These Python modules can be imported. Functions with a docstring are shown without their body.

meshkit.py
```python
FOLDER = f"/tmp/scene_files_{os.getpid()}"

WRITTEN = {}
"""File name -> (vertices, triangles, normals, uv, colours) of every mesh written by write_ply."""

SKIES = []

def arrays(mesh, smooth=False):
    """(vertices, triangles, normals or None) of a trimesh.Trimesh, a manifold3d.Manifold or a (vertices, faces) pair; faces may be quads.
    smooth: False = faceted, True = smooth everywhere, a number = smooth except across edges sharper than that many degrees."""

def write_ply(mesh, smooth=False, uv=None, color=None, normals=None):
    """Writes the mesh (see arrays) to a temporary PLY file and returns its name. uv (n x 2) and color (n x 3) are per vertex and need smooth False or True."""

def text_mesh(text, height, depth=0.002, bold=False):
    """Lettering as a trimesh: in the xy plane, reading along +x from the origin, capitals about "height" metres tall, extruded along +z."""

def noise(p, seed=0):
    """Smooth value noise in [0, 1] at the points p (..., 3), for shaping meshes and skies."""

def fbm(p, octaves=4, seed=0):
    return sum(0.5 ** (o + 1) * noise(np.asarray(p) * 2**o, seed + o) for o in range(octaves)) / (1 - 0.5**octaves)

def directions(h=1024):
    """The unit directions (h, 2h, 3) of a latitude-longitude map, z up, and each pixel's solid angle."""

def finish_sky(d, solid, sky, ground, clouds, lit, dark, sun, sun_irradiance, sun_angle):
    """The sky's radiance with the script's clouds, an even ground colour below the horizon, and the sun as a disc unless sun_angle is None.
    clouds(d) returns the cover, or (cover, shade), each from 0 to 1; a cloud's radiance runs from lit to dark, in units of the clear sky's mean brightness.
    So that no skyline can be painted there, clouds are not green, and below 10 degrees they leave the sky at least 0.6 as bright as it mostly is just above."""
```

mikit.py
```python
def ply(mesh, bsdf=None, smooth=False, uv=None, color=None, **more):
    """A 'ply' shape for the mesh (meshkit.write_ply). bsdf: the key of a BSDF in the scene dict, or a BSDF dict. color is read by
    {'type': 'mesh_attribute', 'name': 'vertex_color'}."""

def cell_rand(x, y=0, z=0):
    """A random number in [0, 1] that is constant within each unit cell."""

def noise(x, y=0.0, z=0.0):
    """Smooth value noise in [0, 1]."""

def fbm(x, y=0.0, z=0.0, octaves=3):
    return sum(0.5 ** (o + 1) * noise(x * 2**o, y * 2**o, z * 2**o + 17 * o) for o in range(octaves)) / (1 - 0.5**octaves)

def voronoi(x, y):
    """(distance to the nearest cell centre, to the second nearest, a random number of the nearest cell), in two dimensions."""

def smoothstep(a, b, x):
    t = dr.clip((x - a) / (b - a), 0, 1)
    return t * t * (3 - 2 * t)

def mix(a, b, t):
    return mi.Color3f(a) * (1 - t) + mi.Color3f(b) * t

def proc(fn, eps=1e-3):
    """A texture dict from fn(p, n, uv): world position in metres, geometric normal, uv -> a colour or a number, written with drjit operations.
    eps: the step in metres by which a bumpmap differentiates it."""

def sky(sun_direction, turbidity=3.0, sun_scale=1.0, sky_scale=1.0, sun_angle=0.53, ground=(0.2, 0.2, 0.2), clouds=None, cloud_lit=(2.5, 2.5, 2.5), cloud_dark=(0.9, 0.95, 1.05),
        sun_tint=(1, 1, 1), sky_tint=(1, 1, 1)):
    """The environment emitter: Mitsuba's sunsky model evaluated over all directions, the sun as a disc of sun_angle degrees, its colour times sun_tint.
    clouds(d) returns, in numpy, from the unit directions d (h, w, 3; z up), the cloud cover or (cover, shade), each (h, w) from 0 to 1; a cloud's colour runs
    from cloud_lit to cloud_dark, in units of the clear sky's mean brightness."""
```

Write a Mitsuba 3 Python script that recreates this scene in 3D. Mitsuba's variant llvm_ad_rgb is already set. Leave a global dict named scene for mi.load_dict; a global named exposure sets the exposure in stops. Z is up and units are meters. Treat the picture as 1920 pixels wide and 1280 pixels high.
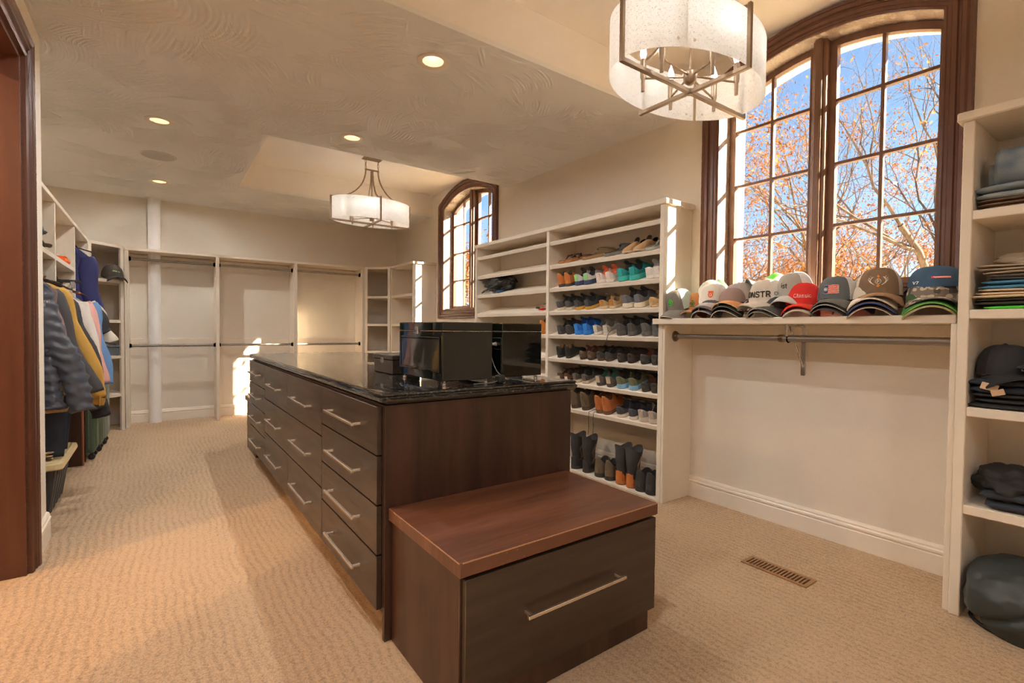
import math, numpy as np, trimesh, shapely, drjit as dr, mitsuba as mi, mikit, meshkit
from shapely.geometry import Polygon, Point, box as sbox
from mikit import noise, fbm, voronoi, smoothstep, mix, cell_rand, proc
import manifold3d as m3
T = mi.ScalarTransform4f
rng = np.random.default_rng(7)
PI = math.pi
scene, labels = {'type': 'scene'}, {}
# ---------------------------------------------------------------- camera, sky, sun, exposure
def camera():
    yaw, pit, rol = 0.624184, 0.0251427, -0.009930
    cy, sy, cp, sp = math.cos(yaw), math.sin(yaw), math.cos(pit), math.sin(pit)
    f = np.array([sy * cp, cy * cp, -sp]); r = np.array([cy, -sy, 0.]); d = np.cross(f, r)
    r2 = r * math.cos(rol) + d * math.sin(rol); d2 = -r * math.sin(rol) + d * math.cos(rol)
    m = np.eye(4); m[:3, 0] = -r2; m[:3, 1] = -d2; m[:3, 2] = f; m[:3, 3] = (0, 0, 1.17)
    return {'type': 'perspective', 'fov': math.degrees(2 * math.atan(960 / 923.325)), 'fov_axis': 'x', 'near_clip': .02, 'far_clip': 500., 'to_world': T(m.tolist())}
scene['camera'] = camera()
scene['sky'] = mikit.sky((1.0, -1.08, .8), turbidity=2.6, sun_scale=14.0, sky_scale=2.6, sky_tint=(.88, 1.0, 1.12), sun_angle=.7, ground=(.3, .27, .23), sun_tint=(.94, 1.0, 1.1))
exposure = 1.55
SKY_GAIN = 1.0
DOWN, BULB, LENS = 1.30, 23.0, 3.4     # intensity of the recessed spots, radiance of the chandelier candles and of the recessed lenses
WARM, SOFT = (1.0, .985, .955), (1.0, .99, .97)
# ---------------------------------------------------------------- materials
def lin(c):
    c = np.asarray(c, float) / 255
    return np.where(c < .04045, c / 12.92, ((c + .055) / 1.055) ** 2.4)
def rgb(*c): return {'type': 'rgb', 'value': [float(x) for x in lin(c)]}
def L3(*c): return mi.Color3f(*[float(x) for x in lin(c)])
MATS = {}
def mat(name, d):
    scene['mat_' + name] = d; MATS[name] = 'mat_' + name
    return 'mat_' + name
def pr(color, rough=.6, **k):
    return {'type': 'twosided', 'bsdf': {'type': 'principled', 'base_color': color, 'roughness': float(rough), **k}}
def C(r, g, b, rough=.75, **k):
    key = f"c_{r}_{g}_{b}_{int(rough*100)}" + ''.join(f"_{a}{int(v*100)}" for a, v in k.items())
    if key not in MATS: mat(key, pr(rgb(r, g, b), rough, **k))
    return MATS[key]
def bump(b, fn, scale, eps=1e-3):
    return {'type': 'bumpmap', 'arbitrary': {**proc(fn, eps)}, 'bsdf': b, 'scale': float(scale)}
# walls, shelving paint
mat('wall', pr(rgb(217, 208, 194), .75))
mat('tray', pr(rgb(226, 217, 204), .8))
mat('shelf_paint', pr(rgb(222, 211, 194), .38, specular=.45))
mat('trim_paint', pr(rgb(230, 219, 203), .35, specular=.45))
mat('pipe_white', pr(rgb(244, 242, 238), .4))
mat('ceiling', pr(rgb(214, 212, 207), .8))
def carpet_w(p):
    w = p.x + .055 * noise(p.y * 5.0, p.x * 1.6, .5) + .014 * noise(p.y * 14, p.x * 6, 8.) + .06 * noise(p.x * 1.3, p.y * 1.1, 4.)
    return .5 + .5 * dr.sin(w * 6.283 / .034)
def carpet_c(p, n, uv):
    s = carpet_w(p)
    g = noise(p.x * 330, p.y * 330, 1.) * .6 + noise(p.x * 150, p.y * 150, 6.) * .4
    ln = dr.power(s, 2.0) * (.35 + .65 * noise(p.x * 9, p.y * 6, 2.))
    t = dr.clip(.27 * ln + .95 * (g - .42) + .30 * (noise(p.x * 2.8, p.y * 1.7, 3.) - .4), 0, 1)
    return mix(L3(184, 158, 129), L3(120, 96, 72), t)
def carpet_h(p, n, uv):
    return (1 - carpet_w(p)) * .5 + .6 * noise(p.x * 230, p.y * 230, 1.)
mat('carpet', bump(pr(proc(carpet_c), .95, sheen=.3), carpet_h, .004, 2e-3))
def wood(c0, c1, sx, sy, sz, k=1.0):
    def fn(p, n, uv):
        a = fbm(p.x * sx, p.y * sy, p.z * sz, 4)
        b = noise(p.x * sx * 5, p.y * sy * 5, p.z * sz * 5)
        return mix(L3(*c0), L3(*c1), dr.clip((a - .5) * 2.2 * k + .5 + .25 * (b - .5), 0, 1))
    return fn
mat('espresso', pr(proc(wood((57, 44, 35), (45, 34, 27), 4, 4, 34, .7)), .30, specular=.5, clearcoat=.25, clearcoat_gloss=.7))
mat('espresso_panel', pr(proc(wood((68, 43, 32), (46, 29, 22), 16, 16, 1.6, .8)), .33, specular=.5, clearcoat=.2, clearcoat_gloss=.7))
def benchtop(p, n, uv):
    a = fbm(p.x * 1.6, p.y * 12, .4, 4); b = noise(p.x * 10, p.y * 120, 2.)
    c = mix(L3(108, 68, 48), L3(68, 41, 30), dr.clip((a - .5) * 1.6 + .5 + .22 * (b - .5), 0, 1))
    bare = smoothstep(.60, .85, fbm(p.x * 2.6 + 7, p.y * 6 + 3, 1.3, 3))
    c = mix(c, L3(156, 100, 64), bare * .5)
    sc = smoothstep(.90, .94, noise(p.x * 150, p.y * 190, p.z * 150)) * smoothstep(.62, .72, noise(p.x * 7, p.y * 7, 3.))
    return mix(c, L3(196, 168, 148), sc * .5)
mat('bench_top', pr(proc(benchtop), .34, specular=.5, clearcoat=.2, clearcoat_gloss=.7))
mat('worn_edge', pr(rgb(150, 112, 84), .5))
mat('mahogany', pr(proc(wood((98, 60, 44), (72, 43, 32), 26, 26, 1.5, .45)), .34, specular=.5))
mat('mahogany_y', pr(proc(wood((98, 60, 44), (72, 43, 32), 26, 1.5, 26, .45)), .34, specular=.5))
mat('sash_wood', pr(proc(wood((118, 84, 64), (88, 61, 47), 26, 26, 1.5, .45)), .36, specular=.5))
def granite(p, n, uv):
    g = noise(p.x * 260, p.y * 260, p.z * 260); h = noise(p.x * 90, p.y * 90, p.z * 90 + 5)
    return mix(L3(22, 23, 24), L3(120, 116, 108), smoothstep(.72, .86, g) * .6 + smoothstep(.7, .85, h) * .35)
mat('granite', {'type': 'plastic', 'diffuse_reflectance': proc(granite), 'int_ior': 1.85})
mat('lacquer', {'type': 'plastic', 'diffuse_reflectance': rgb(16, 19, 16), 'int_ior': 1.6})
mat('lacquer_grey', pr(rgb(52, 47, 42), .25, specular=.5, clearcoat=.6, clearcoat_gloss=.9))
mat('duct_metal', pr(rgb(120, 108, 92), .5, metallic=.5))
mat('nickel', {'type': 'roughconductor', 'material': 'none', 'specular_reflectance': rgb(226, 214, 200), 'alpha': .32})
mat('chrome', {'type': 'roughconductor', 'material': 'none', 'specular_reflectance': rgb(225, 226, 228), 'alpha': .10})
mat('rod_metal', pr(rgb(140, 134, 127), .38, metallic=.45))
mat('bronze', {'type': 'roughconductor', 'material': 'none', 'specular_reflectance': rgb(168, 142, 116), 'alpha': .30})
mat('champagne', pr(rgb(150, 128, 106), .38, metallic=.75))
mat('pane', {'type': 'thindielectric', 'int_ior': 1.5})
def speck(p, n, uv):
    return mix(L3(240, 238, 232), L3(176, 172, 166), smoothstep(.62, .9, noise(p.x * 330, p.y * 330, p.z * 330)) * .8)
mat('shade', {'type': 'principledthin', 'base_color': proc(speck), 'roughness': .5, 'diff_trans': 1.15, 'spec_trans': 0.0, 'eta': 1.3})
mat('ext_white', pr(rgb(232, 230, 222), .7))
mat('jamb_wood', pr(rgb(112, 78, 58), .4))
mat('bark', pr(proc(wood((112, 98, 84), (66, 55, 47), 14, 14, 4)), .9))
mat('twig', C(98, 84, 74, .9) and pr(rgb(88, 76, 66), .9))
mat('leaf', {'type': 'principledthin', 'base_color': {'type': 'mesh_attribute', 'name': 'vertex_color'}, 'roughness': .6, 'diff_trans': .7, 'spec_trans': 0.0, 'eta': 1.3})
mat('lawn', pr(rgb(196, 178, 146), .95))  # unseen ground, tone raised to throw daylight up through the windows
def denim(c0, c1):
    def fn(p, n, uv):
        a = noise(p.x * 900, p.y * 900, p.z * 900)
        b = fbm(p.x * 9, p.y * 9, p.z * 9, 3)
        return mix(L3(*c0), L3(*c1), dr.clip((b - .5) * 2.2 + .5 + .4 * (a - .5), 0, 1))
    return fn
mat('denim_light', pr(proc(denim((74, 98, 122), (158, 166, 166))), .9))
mat('denim_dark', pr(proc(denim((26, 30, 40), (58, 64, 74))), .9))
def camo(p, n, uv):
    a = noise(p.x * 60, p.y * 60, p.z * 60); b = noise(p.x * 45 + 30, p.y * 45, p.z * 45)
    c = mix(L3(190, 180, 164), L3(122, 112, 100), smoothstep(.48, .52, a))
    return mix(c, L3(84, 76, 70), smoothstep(.6, .63, b))
mat('camo', pr(proc(camo), .85))
def mesh_cloth(base, hole):
    def fn(p, n, uv):
        return mix(L3(*base), L3(*hole), smoothstep(.0, .5, dr.sin(p.y * 1500) * dr.sin(p.z * 1500)) * .6)
    return fn
# ---------------------------------------------------------------- mesh helpers: a mesh is (vertices, triangles)
def tri(f):
    f = np.asarray(f, int)
    return f if f.shape[1] == 3 else np.vstack([f[:, [0, 1, 2]], f[:, [0, 2, 3]]])
def join(*ms):
    vs, fs, k = [], [], 0
    for v, f in ms:
        vs.append(np.asarray(v, float)); fs.append(tri(f) + k); k += len(v)
    return np.vstack(vs), np.vstack(fs)
def mv(m, t=(0, 0, 0), rz=0, ry=0, rx=0, s=1):
    v = np.asarray(m[0], float) * np.asarray(s)
    for ax, a in ((0, rx), (1, ry), (2, rz)):
        if a:
            c, n = math.cos(a), math.sin(a); i, j = [(1, 2), (2, 0), (0, 1)][ax]
            v = v.copy(); x, y = v[:, i].copy(), v[:, j].copy(); v[:, i], v[:, j] = x * c - y * n, x * n + y * c
    f = tri(m[1])
    if np.prod(np.broadcast_to(s, 3)) < 0: f = f[:, ::-1]
    return v + np.asarray(t, float), f
def X4(t=(0, 0, 0), rz=0, ry=0, rx=0, s=(1, 1, 1)):
    return T().translate(list(map(float, t))).rotate([0, 0, 1], math.degrees(rz)).rotate([0, 1, 0], math.degrees(ry)).rotate([1, 0, 0], math.degrees(rx)).scale(list(map(float, np.broadcast_to(s, 3))))
_hull = {}
def box(x0, x1, y0, y1, z0, z1, b=.002):
    b = min(b, .45 * min(x1 - x0, y1 - y0, z1 - z0))
    if b <= 0: b = 1e-5
    if 'f' not in _hull:
        q = []
        for sx in (-1, 1):
            for sy in (-1, 1):
                for sz in (-1, 1):
                    for ax in range(3):
                        w = np.array([sx, sy, sz]) * 1.0; w2 = w * .7; w2[ax] = w[ax]; q.append(w2)
        q = np.array(q); from_h = trimesh.Trimesh(q, __import__('scipy.spatial').spatial.ConvexHull(q).simplices, process=False)
        nrm = np.cross(q[from_h.faces[:, 1]] - q[from_h.faces[:, 0]], q[from_h.faces[:, 2]] - q[from_h.faces[:, 0]])
        ctr = q[from_h.faces].mean(1); fl = (nrm * ctr).sum(1) < 0
        F = np.array(from_h.faces); F[fl] = F[fl][:, ::-1]; _hull['f'] = F
        _hull['s'] = np.sign(q); _hull['in'] = (abs(q) < .9)
    h = np.array([x1 - x0, y1 - y0, z1 - z0]) / 2; c = np.array([x0 + x1, y0 + y1, z0 + z1]) / 2
    return c + _hull['s'] * (h - b * _hull['in']), _hull['f'].copy()
def lathe(prof, n=24, ax='z'):
    prof = np.asarray(prof, float); a = np.arange(n) * 2 * PI / n; k = len(prof)
    v = np.stack([prof[:, None, 0] * np.cos(a), prof[:, None, 0] * np.sin(a), np.broadcast_to(prof[:, None, 1], (k, n))], -1).reshape(-1, 3)
    i, j = np.meshgrid(np.arange(k - 1), np.arange(n), indexing='ij')
    f = np.stack([i * n + j, i * n + (j + 1) % n, (i + 1) * n + (j + 1) % n, (i + 1) * n + j], -1).reshape(-1, 4)
    v = v if ax == 'z' else (v[:, [2, 0, 1]] if ax == 'x' else v[:, [1, 2, 0]])
    return v, tri(f)
def loft(rings, closed=True, cap=True):
    r = np.asarray(rings, float); k, n = r.shape[:2]
    i, j = np.meshgrid(np.arange(k - 1), np.arange(n if closed else n - 1), indexing='ij')
    f = tri(np.stack([i * n + j, i * n + (j + 1) % n, (i + 1) * n + (j + 1) % n, (i + 1) * n + j], -1).reshape(-1, 4))
    v = r.reshape(-1, 3)
    if cap and closed:
        c0, c1 = r[0].mean(0), r[-1].mean(0); q = np.arange(n); b = len(v)
        f = np.vstack([f, np.stack([np.full(n, b), (q + 1) % n, q], 1), np.stack([np.full(n, b + 1), q + (k - 1) * n, (q + 1) % n + (k - 1) * n], 1)])
        v = np.vstack([v, c0, c1])
    return v, f
def tube(pts, r, n=8, cap=True):
    p = np.asarray(pts, float); t = np.gradient(p, axis=0); t /= np.linalg.norm(t, axis=1, keepdims=True) + 1e-12
    up = np.array([0, 0, 1.]) if np.mean(abs(t[:, 2])) < .8 else np.array([1., 0, 0])
    a = np.cross(t, up); a /= np.linalg.norm(a, axis=1, keepdims=True) + 1e-12; b = np.cross(t, a)
    g = np.arange(n) * 2 * PI / n + PI / n; r = np.broadcast_to(r, len(p))
    return loft(p[:, None] + r[:, None, None] * (np.cos(g)[None, :, None] * b[:, None] + np.sin(g)[None, :, None] * a[:, None]), cap=cap)
def bar(p0, p1, r, n=8): return tube([p0, p1], r, n)
def prism(poly, h, plane='xy', at=0.):
    """polygon extruded by h from 'at'; plane names the polygon's axes"""
    gs = [trimesh.creation.extrude_polygon(g, h, engine='earcut') for g in getattr(poly, 'geoms', [poly]) if g.area > 1e-9]
    m = trimesh.util.concatenate(gs); v, f = np.array(m.vertices), np.array(m.faces)
    v = v + [0, 0, at]
    if plane == 'yz': v = v[:, [2, 0, 1]]
    if plane == 'xz': v = np.stack([v[:, 0], -v[:, 2], v[:, 1]], 1)     # extrudes towards -y
    return v, f
def grid(fn, nu, nv, thick=0.):
    u, w = np.meshgrid(np.linspace(0, 1, nu), np.linspace(0, 1, nv), indexing='ij')
    p = np.asarray(fn(u, w), float)
    v = p.reshape(-1, 3); i, j = np.meshgrid(np.arange(nu - 1), np.arange(nv - 1), indexing='ij')
    f = tri(np.stack([i * nv + j, (i + 1) * nv + j, (i + 1) * nv + j + 1, i * nv + j + 1], -1).reshape(-1, 4))
    if not thick: return v, f
    n = trimesh.Trimesh(v, f, process=False).vertex_normals; k = len(v)
    rim = np.concatenate([np.arange(nv - 1), (np.arange(nu - 1)) * nv + nv - 1, np.arange(nv - 1, 0, -1) + (nu - 1) * nv, np.arange(nu - 1, 0, -1) * nv])
    q = np.roll(rim, -1)
    return np.vstack([v, v - n * thick]), np.vstack([f, f[:, ::-1] + k, np.stack([rim, rim + k, q + k], 1), np.stack([rim, q + k, q], 1)])
def man(m):
    return m3.Manifold(m3.Mesh(np.asarray(m[0], np.float32), np.asarray(tri(m[1]), np.uint32)))
def unman(M):
    q = M.to_mesh(); return np.array(q.vert_properties[:, :3], float), np.array(q.tri_verts)
def ell(c, r, n=24): return mv((trimesh.creation.icosphere(3, 1.0).vertices, trimesh.creation.icosphere(3, 1.0).faces), c, s=r)
# ---------------------------------------------------------------- registry
_n = {}
def numbered(k):
    i = _n.get(k, 0); _n[k] = i + 1
    return k if i == 0 else f"{k}_{i:03d}"
def tag(key, label=None, cat=None, group=None, kind=None):
    d = labels.setdefault(key, {})
    for a, b in (('label', label), ('category', cat), ('group', group), ('kind', kind)):
        if b: d[a] = b
    return key
def thing(name, label, cat, group=None): return tag(numbered(name), label, cat, group)
def put(key, mesh, m, smooth=False, at=None, color=None):
    d = mesh if isinstance(mesh, dict) else mikit.ply(mesh, m, smooth=smooth, color=color)
    d = dict(d)
    if m: d['bsdf'] = {'type': 'ref', 'id': m}
    if at is not None: d['to_world'] = at
    scene[key] = d
    return key
def part(parent, name, mesh, m, smooth=False, at=None, label=None, kind=None, color=None):
    key = put(numbered(parent + '__' + name), mesh, m, smooth, at, color)
    if label or kind: tag(key, label, None, None, kind)
    return key
def struct(name, mesh, m, smooth=False, label=None):
    k = numbered(name)
    if mesh is not None: put(k, mesh, m, smooth)
    return tag(k, label, None, None, 'structure')
def solo(name, mesh, m, label, cat, group=None, smooth=False, at=None):
    k = thing(name, label, cat, group); return put(k, mesh, m, smooth, at)
# ---------------------------------------------------------------- the room
XW, YF, ZC, ZT = 3.075, 7.42, 2.695, 2.985
HD = .58; ARC_R, ARC_Z = 1.196, 1.674
WIN = [(1.325, 'window_1'), (5.245, 'window_2'), (-2.595, 'added_window_3')]  # last one unseen behind the viewer, added to bring daylight to the near ceiling
def zsp(o): return ARC_Z + math.sqrt((ARC_R + o) ** 2 - (HD + o) ** 2)
def archring(yc, o, zb, n=25):
    """outline of the arched opening grown by o: points (y, z), the bottom corners first"""
    R = ARC_R + o; a = math.asin((HD + o) / R); t = np.linspace(-a, a, n)
    return np.array([(yc - HD - o, zb), *[(yc + R * math.sin(q), ARC_Z + R * math.cos(q)) for q in t], (yc + HD + o, zb)])
struct('floor', prism(sbox(-2.2, -4.3, 3.3, YF + .2).difference(sbox(2.412, 1.027, 2.488, 1.305)), .1, 'xy', -.1), MATS['carpet'], label='beige carpet with wavy ripple lines')
trays = [(.727, XW, .393, 2.257), (.727, XW, 4.367, 6.17), (.727, XW, -3.52, -1.66)]
cans = [(1.29, 2.59), (.023, 4.555), (1.283, 4.01), (.028, 6.46), (.02, 2.35), (.02, .45), (.6, -1.2), (.02, -2.6), (-1.45, 1.3), (-1.45, 2.75)]
cp = sbox(-2.2, -4.3, XW + .004, YF + .1)
for a in trays: cp = cp.difference(sbox(a[0], a[2], a[1] + .02, a[3]))
for x, y in cans: cp = cp.difference(Point(x, y).buffer(.066, 24))
ce = struct('ceiling', prism(cp, .03, 'xy', ZC), MATS['ceiling'], label='textured plaster ceiling with two raised trays')
for x0, x1, y0, y1 in trays:
    t = .03
    part(ce, 'tray_cheek', box(x0 - t, x0, y0 - t, y1 + t, ZC + .001, ZT + t, .001), MATS['tray'])
    for y in (y0 - t, y1): part(ce, 'tray_cheek', box(x0, x1 + .004, y, y + t, ZC + .001, ZT + t, .001), MATS['tray'])
    part(ce, 'tray_top', box(x0, x1 + .004, y0, y1, ZT, ZT + t, .001), MATS['tray'])
def plaster_ridges():
    """fans of combed ridges standing off the ceiling, each ridge a low rounded bead"""
    r = np.random.default_rng(11); V, F, k = [], [], 0
    prof = np.array([(-.5, 0), (-.25, .75), (0, 1), (.25, .75), (.5, 0)]); ns = 8
    q = np.linspace(0, 1, ns); taper = np.sin(PI * np.clip(q, .02, .98)) ** .5
    for i in range(520):
        cx, cy = r.uniform(-.85, 3.0), r.uniform(-.3, 7.3)
        if meshkit.noise(np.array([cx * 1.1, cy * 1.1, 3.3])) < .30: continue
        a0 = r.uniform(0, 2 * PI); R = r.uniform(.22, .55) * (1 if r.random() < .5 else 3); n = int(r.integers(7, 17)); span = r.uniform(.20, .42); dr_ = r.uniform(.018, .028); hh = r.uniform(.004, .0095)
        o = np.array([cx - R * math.cos(a0), cy - R * math.sin(a0)])
        for j in range(n):
            rad = R + (j - n / 2) * dr_
            if rad < .05: continue
            t0 = a0 + r.normal(0, .05); dt = span * r.uniform(.75, 1.1) / max(rad, .15) / 2
            t = t0 + (2 * q - 1) * dt; rr_ = rad + .003 * np.sin(7 * q + j)
            p = o + np.stack([np.cos(t), np.sin(t)], 1) * rr_[:, None]; nv = np.stack([np.cos(t), np.sin(t)], 1)
            if p[:, 0].min() < -.88 or p[:, 0].max() > XW - .01 or p[:, 1].max() > YF - .02: continue
            if any(((p[:, 0] > a[0] - .02) & (p[:, 1] > a[2] - .02) & (p[:, 1] < a[3] + .02)).any() for a in trays): continue
            if any((np.hypot(p[:, 0] - x, p[:, 1] - y) < .115).any() for x, y in cans) or (np.hypot(p[:, 0] - .018, p[:, 1] - 5.49) < .15).any(): continue
            w = dr_ * .9; h = hh * taper * (.7 + .5 * r.random())
            v = np.concatenate([p[:, None, :] + nv[:, None, :] * (prof[None, :, :1] * w), (ZC + .0002 - h[:, None] * prof[None, :, 1])[..., None]], -1).reshape(-1, 3)
            V.append(v); F.append(RF + k); k += len(v)
    return np.vstack(V), np.vstack(F)
_i, _j = np.meshgrid(np.arange(7), np.arange(4), indexing='ij')
RF = tri(np.stack([_i * 5 + _j, (_i + 1) * 5 + _j, (_i + 1) * 5 + _j + 1, _i * 5 + _j + 1], -1).reshape(-1, 4))
part(ce, 'plaster_ridges', plaster_ridges(), MATS['ceiling'], True, kind='stuff', label='combed plaster ridges in fans')
struct('ceiling_cover', box(-2.3, XW + .3, -4.5, YF + .3, 3.15, 3.25), MATS['ext_white'], label='roof deck above the ceiling')
wp = sbox(-4.4, -.1, YF + .2, 3.15)
for yc, _ in WIN: wp = wp.difference(Polygon(archring(yc, .0, 1.415)))
struct('wall_right', prism(wp, .27, 'yz', XW), MATS['wall'], label='cream wall with two arched windows')
struct('wall_far', box(-1.2, XW + .2, YF, YF + .15, -.1, 3.15), MATS['wall'], label='cream far wall')
struct('wall_closet', box(-1.3, -1.085, 3.65, YF + .1, -.1, 3.15), MATS['wall'], label='cream wall behind the coat closet')
struct('wall_left', join(box(-.74, -.50, 3.172, 3.65, -.1, 3.15), box(-1.3, -.60, 3.60, 3.65, -.1, 3.15), box(-.74, -.50, -4.4, 1.75, -.1, 3.15), box(-.74, -.50, 1.75, 3.172, 2.46, 3.15)), MATS['wall'], label='cream wall with the doorway')
struct('wall_back', box(-2.2, XW + .2, -4.5, -4.3, -.1, 3.15), MATS['wall'], label='cream wall behind the viewer')
struct('wall_hall', join(box(-2.3, -2.1, -4.4, 3.8, -.1, 3.15), box(-2.3, -.7, 3.5, 3.65, -.1, 3.15)), MATS['wall'], label='hall wall beyond the doorway')
# baseboards: profile (depth, height)
BP = np.array([(0, 0), (.017, 0), (.017, .092), (.013, .097), (.013, .102), (.020, .106), (.020, .116), (.014, .124), (.014, .132), (.009, .142), (0, .146)])
def baseboard(name, p0, p1, nrm, label):
    p0, p1, n = (np.array([*q, 0.]) for q in (p0, p1, nrm))
    rings = [[p + n * d + [0, 0, h] for d, h in BP] for p in (p0, p1)]
    return struct(name, loft(rings), MATS['trim_paint'], label=label)
baseboard('baseboard_right', (XW, 2.1), (XW, -.3), (-1, 0), 'cream moulded baseboard under the window')
baseboard('baseboard_shoes', (XW, 4.5), (XW, 2.14), (-1, 0), 'cream moulded baseboard behind the boots')
baseboard('baseboard_far', (2.45, YF), (-.3, YF), (0, -1), 'cream moulded baseboard on the far wall')
baseboard('baseboard_left', (-.50, 3.27), (-.50, 3.655), (1, 0), 'cream baseboard beside the doorway')
# doorway: jamb, stop and stepped casing of dark wood
d = struct('door_1', None, None, label='dark reddish wood door frame')
CAS = [(0, .016), (.012, .022), (.02, .016), (.045, .014), (.05, .026), (.058, .026), (.064, .018), (.07, .018), (.076, .03), (.092, .034), (.1, .034), (.104, .0)]
def casing_vert(y0, sgn, z1):
    rings = [[(-.50 + h, y0 + sgn * o, z) for o, h in [(0, 0), *CAS]] for z in (0, 0)]
    rings[1] = [(-.50 + h, y0 + sgn * o, z1 + o) for o, h in [(0, 0), *CAS]]
    return loft(rings)
part(d, 'casing', casing_vert(3.172, 1, 2.40), MATS['mahogany'], label='stepped casing on the far side')
part(d, 'casing', casing_vert(1.75, -1, 2.40), MATS['mahogany'])
part(d, 'head_casing', loft([[(-.50 + h, y + s * o, 2.40 + o) for o, h in [(0, 0), *CAS]] for y, s in ((1.75, -1), (3.172, 1))]), MATS['mahogany_y'], label='head casing')
part(d, 'jamb', box(-.76, -.50, 3.150, 3.172, 0, 2.40), MATS['mahogany'])
part(d, 'jamb', box(-.76, -.50, 1.75, 1.772, 0, 2.40), MATS['mahogany'])
part(d, 'head_jamb', box(-.76, -.50, 1.75, 3.172, 2.38, 2.46), MATS['mahogany_y'])
part(d, 'stop', box(-.66, -.615, 3.135, 3.15, 0, 2.38), MATS['mahogany'])
part(d, 'head_stop', box(-.66, -.615, 1.77, 3.15, 2.365, 2.38), MATS['mahogany_y'])
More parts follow.
